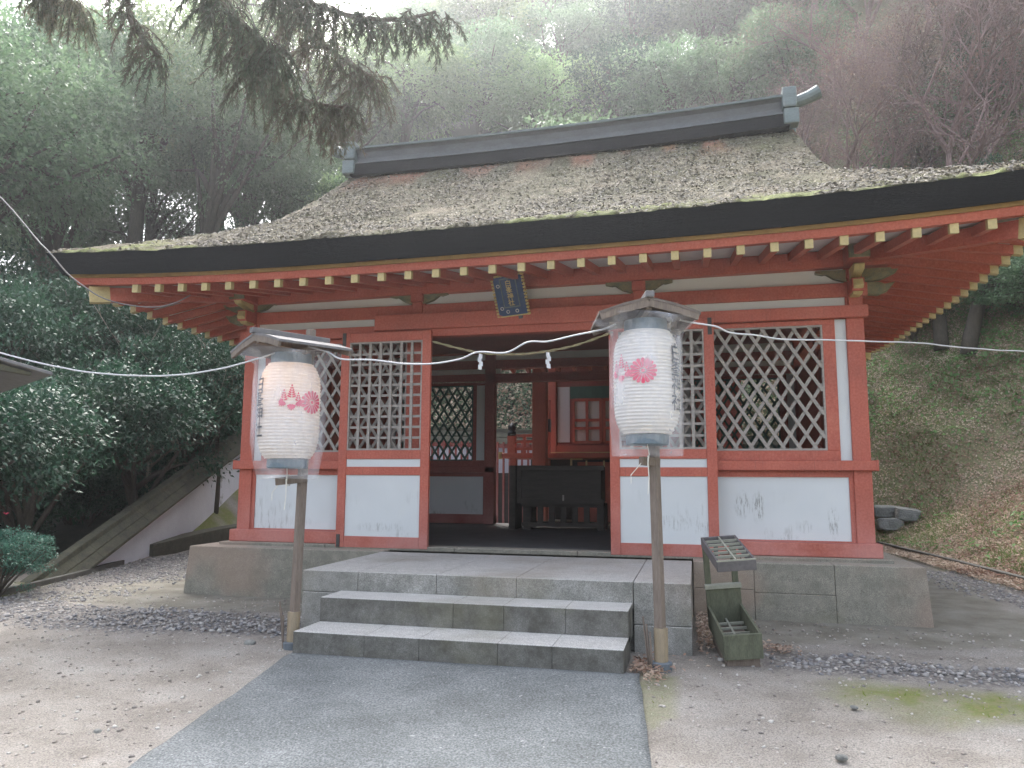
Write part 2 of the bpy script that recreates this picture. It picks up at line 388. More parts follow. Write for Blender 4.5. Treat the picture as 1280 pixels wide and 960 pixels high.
nt.links.new(c, b.inputs['Base Color']); b.inputs['Roughness'].default_value = .92
hh = mathn(nt, 'ADD', ntex(nt, v, 60, 4, .7), mathn(nt, 'MULTIPLY', vo.outputs['Distance'], mathn(nt, 'MULTIPLY', A('gravel'), -1.5)))
bump(nt, b, hh, .6, .012)
M['ground'] = m
m, nt, b = newmat('path_paving'); v = coords(nt)
c = ramp(nt, ntex(nt, v, 2.2, 7, .65), [(.3, (.095,.102,.103)), (.5, (.13,.14,.142)), (.7, (.17,.18,.182))])
sp = ramp(nt, ntex(nt, v, 105, 2, .6), [(.36, (.5,.5,.5)), (.5, (1,1,1)), (.66, (1.7,1.7,1.68))])
c = mix(nt, .8, c, mix(nt, 1, c, sp, 'MULTIPLY')); sp2 = ramp(nt, ntex(nt, v, 46, 2, .5), [(.69, (0,0,0)), (.73, (1,1,1))]); c = mix(nt, mathn(nt, 'MULTIPLY', sp2, .5), c, (.45,.45,.44))
nt.links.new(c, b.inputs['Base Color']); b.inputs['Roughness'].default_value = .85; bump(nt, b, ntex(nt, v, 90, 4), .45, .006)
M['path'] = m
m, nt, b = newmat('boundary_wall_plaster'); v = coords(nt)
c = ramp(nt, ntex(nt, v, 1.1, 6, .7), [(.36, (.66,.67,.72)), (.62, (.78,.79,.84)), (.70, (.25,.24,.19)), (.8, (.10,.10,.07))])
nt.links.new(c, b.inputs['Base Color']); b.inputs['Roughness'].default_value = .9; bump(nt, b, ntex(nt, v, 20, 5), .3, .01)
M['wallplaster'] = m

# ------------------------------------------------------------------ ground sheet
def axis(lo, hi, fine, ends):
    a = list(np.arange(lo, hi+1e-6, fine)); st = fine; p = hi
    while p < ends[1]: st *= 1.13; p += st; a.append(p)
    st = fine; p = lo; pre = []
    while p > ends[0]: st *= 1.13; p -= st; pre.append(p)
    return np.array(pre[::-1]+a)
GX = axis(-8, 10.5, .065, (-170, 170)); GY = axis(-5.2, 13.5, .065, (-60, 190))
X, Y = np.meshgrid(GX, GY, indexing='ij')
def sand(x, y):
    b = .018*(fbm(x, y, 1.1, 3)-.5)*2+.010*(fbm(x, y, 4.5, 5, 3)-.5)+.004*(vnoise(x, y, 14, 8)-.5)
    return b*(1+3*sst(7, 9, y))+.5*(fbm(x, y, .25, 9)-.5)*sst(9, 16, y)+.12*(fbm(x, y, 1.2, 10)-.5)*sst(5.6, 7, x)+.05*(fbm(x, y, 4, 19)-.5)*sst(5.0, 5.6, x)
near_b = (np.abs(X) < 3.3) & (Y > -1.9) & (Y < 4.2)
Z = Harr(X, Y)+sand(X, Y)
Z = np.where(near_b, np.minimum(Z, -.004), Z)
def masks(x, y):
    n = fbm(x, y, 1.6, 21)-.5; n2 = fbm(x, y, 6, 31)-.5
    w = n*.9+n2*.35
    kl = -4.95-.34*y; kr = 5.15-.09*y
    apron = sst(.12, -.05, np.maximum(np.maximum(np.abs(x)-4.15, -1.08-y), y-5)+w*.45)*(y < 5)
    gl = sst(-.1, .25, (-3.75-.05*y)-x+w*1.0)*sst(-2.9, -1.3, y+w*1.4+.6*np.maximum(0, -3-x))*(x > kl)
    gl2 = sst(1.5, -.5, ((x+2.6)/1.35)**2+((y+1.62)/.36)**2-1+w*1.3)
    gr = sst(.10, -.12, np.abs(y-(-1.78-.12*(x-2.5)))-.27+w*.5)*sst(1.5, 2.3, x+w)
    grr = sst(.2, -.1, np.abs(x-(kr-.55))-.35+w*.6)*(x > 3)*(y > -2.2)
    gravel = np.clip(gl*(.35+.65*sst(.35,.6,fbm(x, y, 1.3, 25)))*(1-(x < -5.5)*(y > 1.9))+gl2*.9+gr+grr*.7, 0, 1)
    moss = sst(.1, -.2, np.abs(y-(-2.42-.10*(x-2.6)))-.32+w*.6)*sst(2.05, 2.6, x+w*.8)*(.6+.6*sst(.40, .60, fbm(x, y, 7, 57)))
    moss2 = (x < np.where(y > 2.1, -5.75, kl))*(x > -5.2-.25*(y+.55))*sst(.8, .45, fbm(x, y, 3, 77))*(y < 9)
    moss3 = (x > kr)*sst(-.02, .10, n+.02)*sst(2.6, .6, x-kr)*.45
    moss4 = sst(.06, -.04, ((x-1.28)/.12)**2+((y+2.62)/.4)**2-1+w)
    litter = np.where((x > kr) | ((y > 6.9) & (x > 1)), 1., 0)*(1-moss3)
    litter = np.maximum(litter, sst(0, .4, x-(kr-.5)+w)*(y > 0)*.8*(x > 3))
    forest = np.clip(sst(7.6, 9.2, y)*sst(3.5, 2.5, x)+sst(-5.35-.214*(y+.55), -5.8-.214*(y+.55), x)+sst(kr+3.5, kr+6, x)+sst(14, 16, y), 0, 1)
    return dict(apron=apron, gravel=gravel*(1-forest), moss=np.clip(moss*.95+moss2+moss3+moss4*.45, 0, 1), litter=litter, forest=forest*(1-litter*.6))
MK = masks(X, Y)
me = np_mesh('ground', np.stack([X, Y, Z], -1).reshape(-1, 3), grid_faces(len(GX), len(GY)), True)
for k, a in MK.items():
    at = me.attributes.new(k, 'FLOAT', 'POINT'); at.data.foreach_set('value', np.ascontiguousarray(a, np.float32).ravel()*1.0)
ground = link('ground', me, M['ground']); meta(ground, kind='structure')

# paving path: parallel edges running down the slope
def on_slope(px, py, s=.067):
    v = ray(px, py); t = ((-.0)-s*2.42-s*CAM.y-CAM.z+.012+0)/(v.z-s*v.y)
    t = (s*(CAM.y+2.42)-CAM.z+.012)/(v.z-s*v.y); return CAM+v*t
pl, pr = on_slope(160, 960), on_slope(815, 960)
ql, qr = on_slope(362, 818), on_slope(800, 851)
def ext(a, b, y):
    t = (y-a.y)/(b.y-a.y); return a+(b-a)*t
NV = 90; NU = 50; P = []
for i in range(NV+1):
    y = -2.36-(i/NV)*5.5
    a = ext(ql, pl, y); c_ = ext(qr, pr, y)
    for j in range(NU+1):
        u = j/NU; x = a.x+(c_.x-a.x)*u
        if j in (0, NU): x += .012*(noise.noise(Vector((y*5, j, 0))))
        z = .014+H(x, y)+.02*(noise.noise(Vector((x*.7, y*.7, 3)))*.4)
        P.append((x, y, max(z, H(x, y)+float(sand(x, y))*1.0+.006)))
n0 = len(P)
F = [tuple(r) for r in grid_faces(NV+1, NU+1)]
for edge in (0, NU):   # small side skirts
    base = len(P)
    for i in range(NV+1):
        x, y, z = P[i*(NU+1)+edge]; P.append((x, y, z-.05))
    for i in range(NV): F.append((i*(NU+1)+edge, (i+1)*(NU+1)+edge, base+i+1, base+i))
pb = MB(); pb.add(P, F); path = pb.build('path', M['path'], smooth=True); meta(path, kind='structure')

# ------------------------------------------------------------------ scattered bits
def inside_building(x, y): return (np.abs(x) < 3.25) & (y > -.36) & (y < 4)
def in_steps(x, y):
    return ((x > -1.25) & (x < 1.5) & (y > -1.78) & (y < 0)) | ((x > -.95) & (x < 1.13) & (y > -2.42) & (y < -1))
def in_path(x, y):
    t = (y-ql.y)/(pl.y-ql.y); xl = ql.x+(pl.x-ql.x)*t; t = (y-qr.y)/(pr.y-qr.y); xr = qr.x+(pr.x-qr.x)*t
    return (x > xl-.02) & (x < xr+.02) & (y < -2.36)
def pebbles(n, lo, hi, want, seed, region=(-6.4, 5.6, -5., 3.5)):
    r = np.random.default_rng(seed)
    x = r.uniform(region[0], region[1], n); y = r.uniform(region[2], region[3], n)
    k = want(x, y) > r.uniform(0, 1, n)
    k &= ~inside_building(x, y) & ~in_steps(x, y) & ~in_path(x, y)
    x = x[k]; y = y[k]; n = len(x)
    s = lo+(hi-lo)*r.uniform(0, 1, n)**2.2
    base = np.array([(1,0,0),(-1,0,0),(0,1,0),(0,-1,0),(0,0,1),(0,0,-1)], float)
    fc = np.array([(0,2,4),(2,1,4),(1,3,4),(3,0,4),(2,0,5),(1,2,5),(3,1,5),(0,3,5)])
    # subdivide octahedron once
    ed = {}; vv = [tuple(b) for b in base]; ff = []
    def mid(a, b):
        k_ = (min(a, b), max(a, b))
        if k_ not in ed:
            q = (np.array(vv[a])+np.array(vv[b])); q = q/np.linalg.norm(q); ed[k_] = len(vv); vv.append(tuple(q))
        return ed[k_]
    for a, b_, c_ in fc:
        ab, bc, ca = mid(a, b_), mid(b_, c_), mid(c_, a)
        ff += [(a, ab, ca), (ab, b_, bc), (ca, bc, c_), (ab, bc, ca)]
    vv = np.array(vv); ff = np.array(ff)
    V = vv[None]*(1+r.uniform(-.28, .28, (n, len(vv), 1)))
    V = V*np.stack([s, s*r.uniform(.6, 1, n), s*r.uniform(.4, .75, n)], -1)[:, None, :]
    an = r.uniform(0, 6.28, n); ca, sa = np.cos(an)[:, None], np.sin(an)[:, None]
    vx = V[..., 0]*ca-V[..., 1]*sa; vy = V[..., 0]*sa+V[..., 1]*ca
    z = Harr(x, y)+sand(x, y)
    V = np.stack([vx+x[:, None], vy+y[:, None], V[..., 2]+(z+s*.15)[:, None]], -1)
    Fa = (ff[None]+(np.arange(n)*len(vv))[:, None, None]).reshape(-1, 3)
    return V.reshape(-1, 3), Fa
def island_mat(name, cols, rough=.85):
    m, nt, b = newmat(name); g = N(nt, 'ShaderNodeNewGeometry')
    c = ramp(nt, g.outputs['Random Per Island'], [(i/(len(cols)-1), q) for i, q in enumerate(cols)])
    f = ntex(nt, coords(nt), 70, 3); c = mix(nt, .3, c, ramp(nt, f, [(.3, (.1,.1,.1)), (.7, (.5,.48,.46))]))
    nt.links.new(c, b.inputs['Base Color']); b.inputs['Roughness'].default_value = rough; return m
M['pebble'] = island_mat('pebbles', [(.08,.085,.10), (.16,.155,.165), (.22,.205,.195), (.30,.28,.265), (.44,.42,.39)])
M['grit'] = island_mat('grit', [(.12,.10,.09), (.28,.23,.19), (.42,.37,.32), (.55,.52,.48)])
V, Fa = pebbles(150000, .006, .022, lambda x, y: masks(x, y)['gravel']*.45, 5)
o = link('gravel', np_mesh('gravel', V, Fa), M['pebble']); meta(o, kind='stuff', label='loose grey and mauve gravel spread over the earth around the shrine hall')
V, Fa = pebbles(9000, .004, .014, lambda x, y: np.full_like(x, .8), 6, (-4.5, 4.5, -5.2, -.5))
o = link('grit', np_mesh('grit', V, Fa), M['grit']); meta(o, kind='stuff', label='fine stone grit scattered on the bare earth in front of the steps')

def leaf_quads(C, Dv, Nn, L, W_, fold=.25):
    """C centres, Dv unit directions, Nn normals, L lengths, W widths -> quads"""
    S = np.cross(Dv, Nn); S /= np.maximum(np.linalg.norm(S, axis=1, keepdims=True), 1e-6)
    L = L[:, None]; W_ = W_[:, None]
    a = C; b = C+Dv*L*.45+S*W_*.5+Nn*W_*fold; c = C+Dv*L; d = C+Dv*L*.45-S*W_*.5+Nn*W_*fold
    V = np.stack([a, b, c, d], 1).reshape(-1, 3)
    F = np.arange(len(C)*4).reshape(-1, 4)
    return V, F
def unit(a): return a/np.maximum(np.linalg.norm(a, axis=-1, keepdims=True), 1e-9)
def litter(n, want, seed, region, L=(.02, .06), up=.9):
    r = np.random.default_rng(seed); x = r.uniform(region[0], region[1], n); y = r.uniform(region[2], region[3], n)
    k = want(x, y) > r.uniform(0, 1, n); k &= ~inside_building(x, y) & ~in_steps(x, y) & ~in_path(x, y)
    x = x[k]; y = y[k]; n = len(x)
    e = .05; z = Harr(x, y)
    gn = unit(np.stack([-(Harr(x+e, y)-z)/e, -(Harr(x, y+e)-z)/e, np.ones(n)], -1))
    nn = unit(gn+r.normal(0, .35, (n, 3))); d = unit(np.cross(nn, unit(r.normal(0, 1, (n, 3)))))
    l = r.uniform(L[0], L[1], n)
    C = np.stack([x, y, z+sand(x, y)+.01+r.uniform(0, .02, n)], -1)+gn*.012
    return leaf_quads(C-d*l[:, None]*.5, d, nn, l, l*r.uniform(.35, .7, n), .3)
kr = lambda y: 5.15-.09*y
def want_lit(x, y):
    return np.where((x > kr(y)-.4) | ((y > 6.9) & (x > 1.)), .9, 0)*sst(16, 12, y)
V, Fa = litter(330000, want_lit, 11, (2.5, 11.5, -1.5, 15), (.02, .06))
o = link('fallen_leaves', np_mesh('fallen_leaves', V, Fa), M['leaf_litter']); meta(o, kind='stuff', label='brown fallen leaves covering the slope right of the shrine hall')
def want_step(x, y):
    return np.exp(-(((x-1.6)/.16)**2+((y+.9)/.5)**2))+np.exp(-(((x-1.2)/.1)**2+((y+2.3)/.22)**2))+.6*np.exp(-(((x-1.98)/.1)**2+((y+1.5)/.1)**2))
V, Fa = litter(24000, want_step, 12, (1.0, 2.2, -2.6, 0), (.015, .04))
o = link('leaf_drift', np_mesh('leaf_drift', V, Fa), M['leaf_litter']); meta(o, kind='stuff', label='rusty drift of fallen leaves between the landing and the umbrella rack')

def want_cover(x, y): return sst(9.4, 10, y)*sst(15, 13, y)*.95
V, Fa = litter(90000, want_cover, 15, (-9, 5, 9.4, 15), (.05, .12), .9)
Vb = V.reshape(-1, 4, 3); Vb += (np.random.default_rng(3).uniform(0, .22, (len(Vb), 1, 1))*np.array([0, -.5, 1.])); k_ = np.random.default_rng(4).uniform(0, 1, len(Vb)) < .55
for nm, sel, mt, lb in (('ground_cover', k_, 'leaf_mid', 'leafy green ground cover on the hillside behind the hall'), ('hill_leaves', ~k_, 'leaf_litter', 'pale dry leaves on the hillside behind the hall')):
    q_ = Vb[sel].reshape(-1, 3); o = link(nm, np_mesh(nm, q_, np.arange(len(q_)).reshape(-1, 4)), M[mt]); meta(o, kind='stuff', label=lb)

# grass blades
def blades(n, want, seed, region, hgt=(.05, .2), wid=.01, lean=.6):
    r = np.random.default_rng(seed); x = r.uniform(region[0], region[1], n); y = r.uniform(region[2], region[3], n)
    k = want(x, y) > r.uniform(0, 1, n); x = x[k]; y = y[k]; n = len(x)
    z = Harr(x, y)+sand(x, y); d = unit(np.stack([r.normal(0, lean, n), r.normal(0, lean, n), np.ones(n)], -1))
    nn = unit(r.normal(0, 1, (n, 3))*np.array([1, 1, .2])); h = r.uniform(hgt[0], hgt[1], n)
    return leaf_quads(np.stack([x, y, z-.01], -1), d, nn, h, np.full(n, wid)*r.uniform(.6, 1.5, n), .1)
def want_gr(x, y):
    s = x-kr(y); hgt = Harr(x, y)
    cl = fbm(x, y, .9, 41)
    s = np.where(y > 7, np.maximum(s, .2), s)
    return np.where(s > .15, sst(.42, .6, cl)*.6+.12+sst(1.2, 2.8, hgt)*.8*(.35+.65*sst(.35, .6, fbm(x, y, 1.7, 43))), 0)*sst(17, 12, y)
V, Fa = blades(420000, want_gr, 13, (2.5, 12, -2, 16), (.03, .15), .011, 1.0)
o = link('slope_grass', np_mesh('slope_grass', V, Fa), M['leaf_grass']); meta(o, kind='stuff', label='rough grass and dwarf bamboo on the bank right of the hall')
def want_weed(x, y):
    s_ = np.where(y > 7, np.maximum(x-kr(y), .2), x-kr(y)); return np.where(s_ > .1, sst(.46, .62, fbm(x, y, 1.1, 47))*.55+sst(1.3, 3, Harr(x, y))*.35, 0)*sst(17, 13, y)
V, Fa = litter(60000, want_weed, 16, (2.5, 12, -2, 16), (.04, .10))
Vb = V.reshape(-1, 4, 3); Vb += np.random.default_rng(5).uniform(0, .13, (len(Vb), 1, 1))*np.array([-.3, -.3, 1.])
o = link('undergrowth', np_mesh('undergrowth', Vb.reshape(-1, 3), np.arange(len(Vb)*4).reshape(-1, 4)), M['leaf_weed']); meta(o, kind='stuff', label='low leafy green weeds growing through the leaf litter on the right bank')
V, Fa = blades(60000, lambda x, y: masks(x, y)['moss']*sst(.35, .6, fbm(x, y, 2, 55))*.9, 14, (-8, 7.5, -3.4, 8), (.012, .04), .006, .7)
o = link('short_grass', np_mesh('short_grass', V, Fa), M['moss']); meta(o, kind='stuff', label='thin yellow-green grass and moss on the earth beside the kerbs')

# ------------------------------------------------------------------ stone platform and steps
ZT = .433
def battered(x0, x1, y0, y1, z0, z1, b=.02):
    return [(x0-b,y0-b,z0),(x1+b,y0-b,z0),(x1+b,y1+b,z0),(x0-b,y1+b,z0),(x0,y0,z1),(x1,y0,z1),(x1,y1,z1),(x0,y1,z1)]
FB = []
plat = thing('stone_platform', (0, 1.7, 0), 'long granite block platform that carries the red shrine hall', 'platform')
mb = MB()
xs = [-3.2, -2.02, -1.235, 1.48, 1.95, 2.55, 3.2]
for i in range(len(xs)-1):
    if i == 2: continue
    mb = MB()
    x0, x1 = xs[i]+.001, xs[i+1]-.001
    o_ = .004*((i*7) % 3)
    if i in (0, 5):
        mb.hexa([(x0-(.03 if i==0 else 0), -.365, -.06), (x1+(.03 if i==5 else 0), -.365, -.06), (x1+(.03 if i==5 else 0), .2, -.06), (x0-(.03 if i==0 else 0), .2, -.06), (x0, -.34, ZT), (x1, -.34, ZT), (x1, .2, ZT), (x0, .2, ZT)])
    else:
        zz = .2+.02*(i % 2)
        mb.hexa([(x0, -.362-o_, -.06), (x1, -.362-o_, -.06), (x1, .2, -.06), (x0, .2, -.06), (x0, -.352-o_, zz), (x1, -.352-o_, zz), (x1, .2, zz), (x0, .2, zz)])
        mb.build('front_block', M['granite'], plat, bevel=.004); mb = MB()
        mb.hexa([(x0, -.350, zz+.002), (x1, -.350, zz+.002), (x1, .2, zz+.002), (x0, .2, zz+.002), (x0, -.34, ZT), (x1, -.34, ZT), (x1, .2, ZT), (x0, .2, ZT)])
    mb.build('front_block', M['granite'], plat, bevel=.006)
MB().box(-3.2, 3.2, .2, 3.9, -.06, ZT-.001).build('core', M['granite'], plat)
mb = MB()
for a, b_ in ((-3.03, -1.9), (-1.895, -.62), (-.615, .5), (.505, 1.86), (1.865, 3.03)):
    mb.box(a, b_, -.13, 0.05, ZT-.01, .462)
mb.build('threshold_course', M['granite'], plat, bevel=.005)
MB().box(-2.98, 2.98, .05, 3.75, ZT-.01, .46).build('floor', M['floor'], plat)
st = thing('stone_steps', (.1, -1.4, 0), 'granite landing with two pale-topped steps in front of the doorway', 'steps')
def slab_row(name, xs, y0, y1, z0, z1, mat, bev=.0035):
    mb = MB()
    for a, b_ in zip(xs[:-1], xs[1:]): mb.box(a+.0006, b_-.0006, y0, y1, z0, z1)
    return mb.build(name, mat, st, bevel=bev)
slab_row('lower_step', [-.924, -.45, -.1, .38, .70, 1.104], -2.393, -1.95, -.12, .144, M['granite_dark'])
slab_row('upper_step', [-.924, .0, .33, .72, 1.104], -2.054, -1.70, .10, .300, M['granite_dark'])
mb = MB()
mb.box(-1.223, -.80, -1.752, -.345, -.1, ZT-.15); mb.box(-1.223, -.80, -1.753, -.345, ZT-.146, ZT)
mb.box(1.112, 1.472, -1.752, -.345, -.1, .165); mb.box(1.112, 1.472, -1.75, -.345, .169, ZT)
mb.box(-.924, 1.106, -1.70, -.345, -.1, .26)
for a, b_ in ((-.7985, -.221), (-.2195, .339), (.3405, 1.108)): mb.box(a, b_, -1.75, -.345, .262, ZT)
mb.build('landing', M['granite_slab'], st, bevel=.005)

# ------------------------------------------------------------------ shrine hall
hall = thing('shrine_hall', (0, 1.78, ZT), 'red timber shrine worship hall with mossy bark hip-and-gable roof', 'shrine')
YB = 3.56
# columns
for x in (-2.86, -1.06, 1.06, 2.86):
    for y in (.07, YB-.07):
        if y > 1 and abs(x) < 2: x = math.copysign(1.27, x)
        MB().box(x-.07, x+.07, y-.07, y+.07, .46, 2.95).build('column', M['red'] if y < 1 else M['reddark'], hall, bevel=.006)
for s in (-1, 1):
    MB().box(s*2.86-.07, s*2.86+.07, 1.7, 1.84, .46, 2.95).build('column', M['red'], hall, bevel=.006)
# sill beams: each side of the doorway, plus sides and rear
for a, b_ in ((-2.97, -1.0), (1.0, 2.97)):
    MB().box(a, b_, -.06, .13, .464, .576).build('sill_beam', M['red'], hall, bevel=.007)
    ra, rb_ = (a, -1.2) if a < 0 else (1.2, b_)
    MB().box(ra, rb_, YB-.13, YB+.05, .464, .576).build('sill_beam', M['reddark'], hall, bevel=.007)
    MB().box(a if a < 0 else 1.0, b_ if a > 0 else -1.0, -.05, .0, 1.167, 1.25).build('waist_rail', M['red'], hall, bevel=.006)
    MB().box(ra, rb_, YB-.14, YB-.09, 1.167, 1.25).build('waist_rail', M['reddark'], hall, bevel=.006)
for s in (-1, 1):
    MB().box(s*2.955-(.02 if s<0 else 0), s*2.955+(.02 if s>0 else 0), -.053, YB+.053, 1.163, 1.254).build('waist_rail', M['red'], hall, bevel=.006)
    MB().box(s*2.93-(.05 if s<0 else 0), s*2.93+(.05 if s>0 else 0), .135, YB-.135, .464, .574).build('sill_beam', M['red'], hall, bevel=.006)
# lower walls front (white panels with red borders)
def lower_wall(x0, x1, y, mat, wmat, name_y=1):
    # x0<x1 clear span between columns; red border then plaster set back
    mb = MB(); bw = .035
    mb.box(x0, x1, y, y+.03, 1.112, 1.167); mb.box(x0, x1, y, y+.03, .576, .588)
    mb.box(x0, x0+bw, y+.001, y+.03, .588, 1.112); mb.box(x1-bw, x1, y+.001, y+.03, .588, 1.112)
    mb.build('panel_frame', mat, hall)
    MB().box(x0+bw-.005, x1-bw+.005, y+.012, y+.04, .583, 1.118).build('wall_panel', wmat, hall)
for s in (-1, 1):
    a, b_ = sorted((s*1.13, s*2.79))
    lower_wall(a, b_, .02, M['red'], M['white'])
    a, b_ = sorted((s*1.34, s*2.79)); lower_wall(a, b_, YB-.06, M['reddark'], M['white'])
# windows
def diag_lattice(mb, x0, x1, z0, z1, y, dx=.128, dz=.20, w=.027, t=.016):
    sl = dz/dx; wx = w
    k = 0
    for sgn in (1, -1):
        n = int(((x1-x0)+(z1-z0)/sl)/dx)+3
        for i in range(-1, n):
            # line z = z0 + sgn*sl*(x - c)
            c = x0-(z1-z0)/sl*(1 if sgn > 0 else 0)+i*dx+.05
            pts = []
            for x in (x0, x1):
                z = z0+sgn*sl*(x-c) if sgn > 0 else z0-sl*(x-c)
                if z0 <= z <= z1: pts.append((x, z))
            for z in (z0, z1):
                x = c+(z-z0)/sl if sgn > 0 else c-(z-z0)/sl
                if x0 < x < x1: pts.append((x, z))
            if len(pts) >= 2 and abs(pts[0][0]-pts[1][0]) > .02:
                yy = y+(t*.5+.001)*sgn
                mb.bar((pts[0][0], yy, pts[0][1]), (pts[1][0], yy, pts[1][1]), t, w*1.0, up=(0, 1, 0)) if False else mb.bar((pts[0][0], yy, pts[0][1]), (pts[1][0], yy, pts[1][1]), w, t, up=(0, 1, 0))
for s in (-1, 1):
    for (y, mt, lm) in ((.03, M['red'], M['lattice']), (YB-.05, M['reddark'], M['greenlat'])):
        rear = y > 1
        a, b_ = sorted((s*(1.53 if rear else 1.17), s*2.60)); A0, B0 = sorted((s*(1.34 if rear else 1.13), s*2.70))
        mb = MB()
        mb.box(A0, B0, y-.02, y+.04, 1.25, 1.335); mb.box(A0, B0, y-.02, y+.04, 2.405, 2.45)
        mb.box(A0, a, y-.02, y+.04, 1.335, 2.405); mb.box(b_, B0, y-.02, y+.04, 1.335, 2.405)
        if rear:
            pass
        fr = mb.build('window_frame', mt, hall, bevel=.004)
        mb = MB(); diag_lattice(mb, a+.015, b_-.015, 1.35, 2.39, y)
        mb.box(a, b_, y-.018, y+.02, 1.336, 1.352); mb.box(a, b_, y-.018, y+.02, 2.388, 2.404)
        mb.box(a, a+.016, y-.018, y+.02, 1.352, 2.388); mb.box(b_-.016, b_, y-.018, y+.02, 1.352, 2.388)
        mb.build('diagonal_lattice', lm, fr)
        c0, c1 = sorted((s*2.70, s*2.79))
        MB().box(c0, c1, y, y+.03, 1.25, 2.45).build('wall_strip', M['white'], hall)
        if rear:
            c0, c1 = sorted((s*1.345, s*1.475)); MB().box(c0, c1, y-.024, y+.0, 1.34, 2.40).build('wall_strip', M['white'], hall)
# head rails & beams
for (yf, yb_, mt) in ((-.05, .0, M['red']), (YB-.14, YB-.09, M['reddark'])):
    MB().box(-2.96, 2.96, yf, yb_, 2.45, 2.555).build('head_rail', mt, hall, bevel=.006)
MB().box(-1.48, 1.40, -.085, -.052, 2.50, 2.655).build('door_lintel', M['red'], hall, bevel=.01)
MB().box(-1.0, 1.0, -.052, .06, 2.43, 2.52).build('door_lintel', M['red'], hall, bevel=.01)
MB().box(-1.2, 1.2, YB-.16, YB-.02, 2.43, 2.52).build('door_lintel', M['reddark'], hall, bevel=.01)
for y in (.0, YB-.08):
    mb = MB(); mb.box(-2.79, -1.13, y+.02, y+.06, 2.555, 2.64); mb.box(1.13, 2.79, y+.02, y+.06, 2.555, 2.64); mb.box(-2.79, 2.79, y+.03, y+.055, 2.75, 2.90)
    mb.build('frieze', M['frieze'], hall)
    MB().box(-2.97, 2.97, y-.01, y+.1, 2.637, 2.757).build('tie_beam', M['red'] if y < 1 else M['reddark'], hall, bevel=.006)
for s in (-1, 1):
    x = s*2.86
    MB().box(x-.04, x+.04, .14, YB-.14, .576, 2.45).build('side_wall', M['red'], hall)
    c0, c1 = sorted((s*2.895, s*2.91)); MB().box(c0, c1, .18, 1.66, .62, 1.12).build('side_panel', M['white'], hall); MB().box(c0, c1, 1.88, YB-.18, .62, 1.12).build('side_panel', M['white'], hall)
    MB().box(x-.05, x+.05, -.2, YB+.2, 2.64, 2.75).build('tie_beam', M['red'], hall, bevel=.006)
    MB().box(x-.075, x+.108, -.055, YB+.055, 2.446, 2.559) if s > 0 else MB().box(x-.108, x+.075, -.055, YB+.055, 2.446, 2.559).build('head_rail', M['red'], hall, bevel=.006)
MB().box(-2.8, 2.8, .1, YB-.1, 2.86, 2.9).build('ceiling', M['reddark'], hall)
# bracket blocks with bow arms under the eave beam
def arm(mb, x, y0, y1, s=1., z0=2.762, z1=2.868):
    L = .30*s
    poly = [(x-L, z1), (x-L, z1-.02), (x-L*.8, z1-.035), (x-L*.72, z1-.03), (x-L*.5, z0+.03), (x-.07, z0+.005), (x+.07, z0+.005), (x+L*.5, z0+.03), (x+L*.72, z1-.03), (x+L*.8, z1-.035), (x+L, z1-.02), (x+L, z1)]
    mb.prism(poly, y0, y1)
for x in (-1.06, 1.06, -2.86, 2.86):
    mb = MB(); arm(mb, x, -.02, .05); bk = mb.build('bracket_arm', M['giltgreen'], hall)
    MB().box(x-.06, x+.06, -.06, .08, 2.775, 2.862).build('bearing_block', M['red'], bk, bevel=.006)
    MB().box(x-.05, x+.05, -.035, .08, 2.55, 2.775).build('bearing_neck', M['red'], bk, bevel=.006)
# eave beam (keta) front, rear, sides, with gilt noses at the corners
def TZ(x): return .010*x
def eavebeam(y): 
    return [(-3.15, y-.08, 2.862+TZ(-3)), (3.15, y-.08, 2.862+TZ(3)), (3.15, y+.08, 2.862+TZ(3)), (-3.15, y+.08, 2.862+TZ(-3)), (-3.15, y-.08, 3.01+TZ(-3)), (3.15, y-.08, 3.01+TZ(3)), (3.15, y+.08, 3.01+TZ(3)), (-3.15, y+.08, 3.01+TZ(-3))]
MB().hexa(eavebeam(.03)).build('eave_beam', M['red'], hall, bevel=.008)
MB().hexa(eavebeam(YB-.03)).build('eave_beam', M['red'], hall, bevel=.008)
for s in (-1, 1):
    MB().box(s*2.86-.08, s*2.86+.08, -.30, YB+.3, 2.858+TZ(2.86*s), 3.005+TZ(2.86*s)).build('eave_beam', M['red'], hall, bevel=.008)
for s in (-1, 1):
    x = s*2.86
    MB().box(x-.082, x+.082, -.306, -.288, 2.865+TZ(x), 3.0+TZ(x)).build('beam_nose', M['giltgreen'], hall, bevel=.004)
    mb = MB(); mb.prism([(-.02, 2.76), (-.26, 2.80), (-.30, 2.84), (-.26, 2.858), (-.02, 2.858)], x-.04, x+.04, 'x'); mb.build('bracket_nose', M['gold'], hall, bevel=.004)
    mb = MB(); mb.prism([(-.02, 2.62), (-.15, 2.62), (-.23, 2.68), (-.20, 2.74), (-.12, 2.76), (-.02, 2.755)], x-.038, x+.038, 'x'); mb.build('bracket_nose', M['gold'], hall, bevel=.004)
    mb = MB(); mb.prism([(x+s*.07, 2.655), (x+s*.20, 2.645), (x+s*.27, 2.675), (x+s*.33, 2.75), (x+s*.25, 2.735), (x+s*.2, 2.755), (x+s*.07, 2.757)], .0, .07); mb.build('bracket_nose', M['giltgreen'], hall, bevel=.004)
    mb = MB(); mb.prism([(x+s*.07, 2.765), (x+s*.22, 2.775), (x+s*.34, 2.83), (x+s*.36, 2.86), (x+s*.07, 2.86)], .0, .07); mb.build('bracket_nose', M['giltgreen'], hall, bevel=.004)

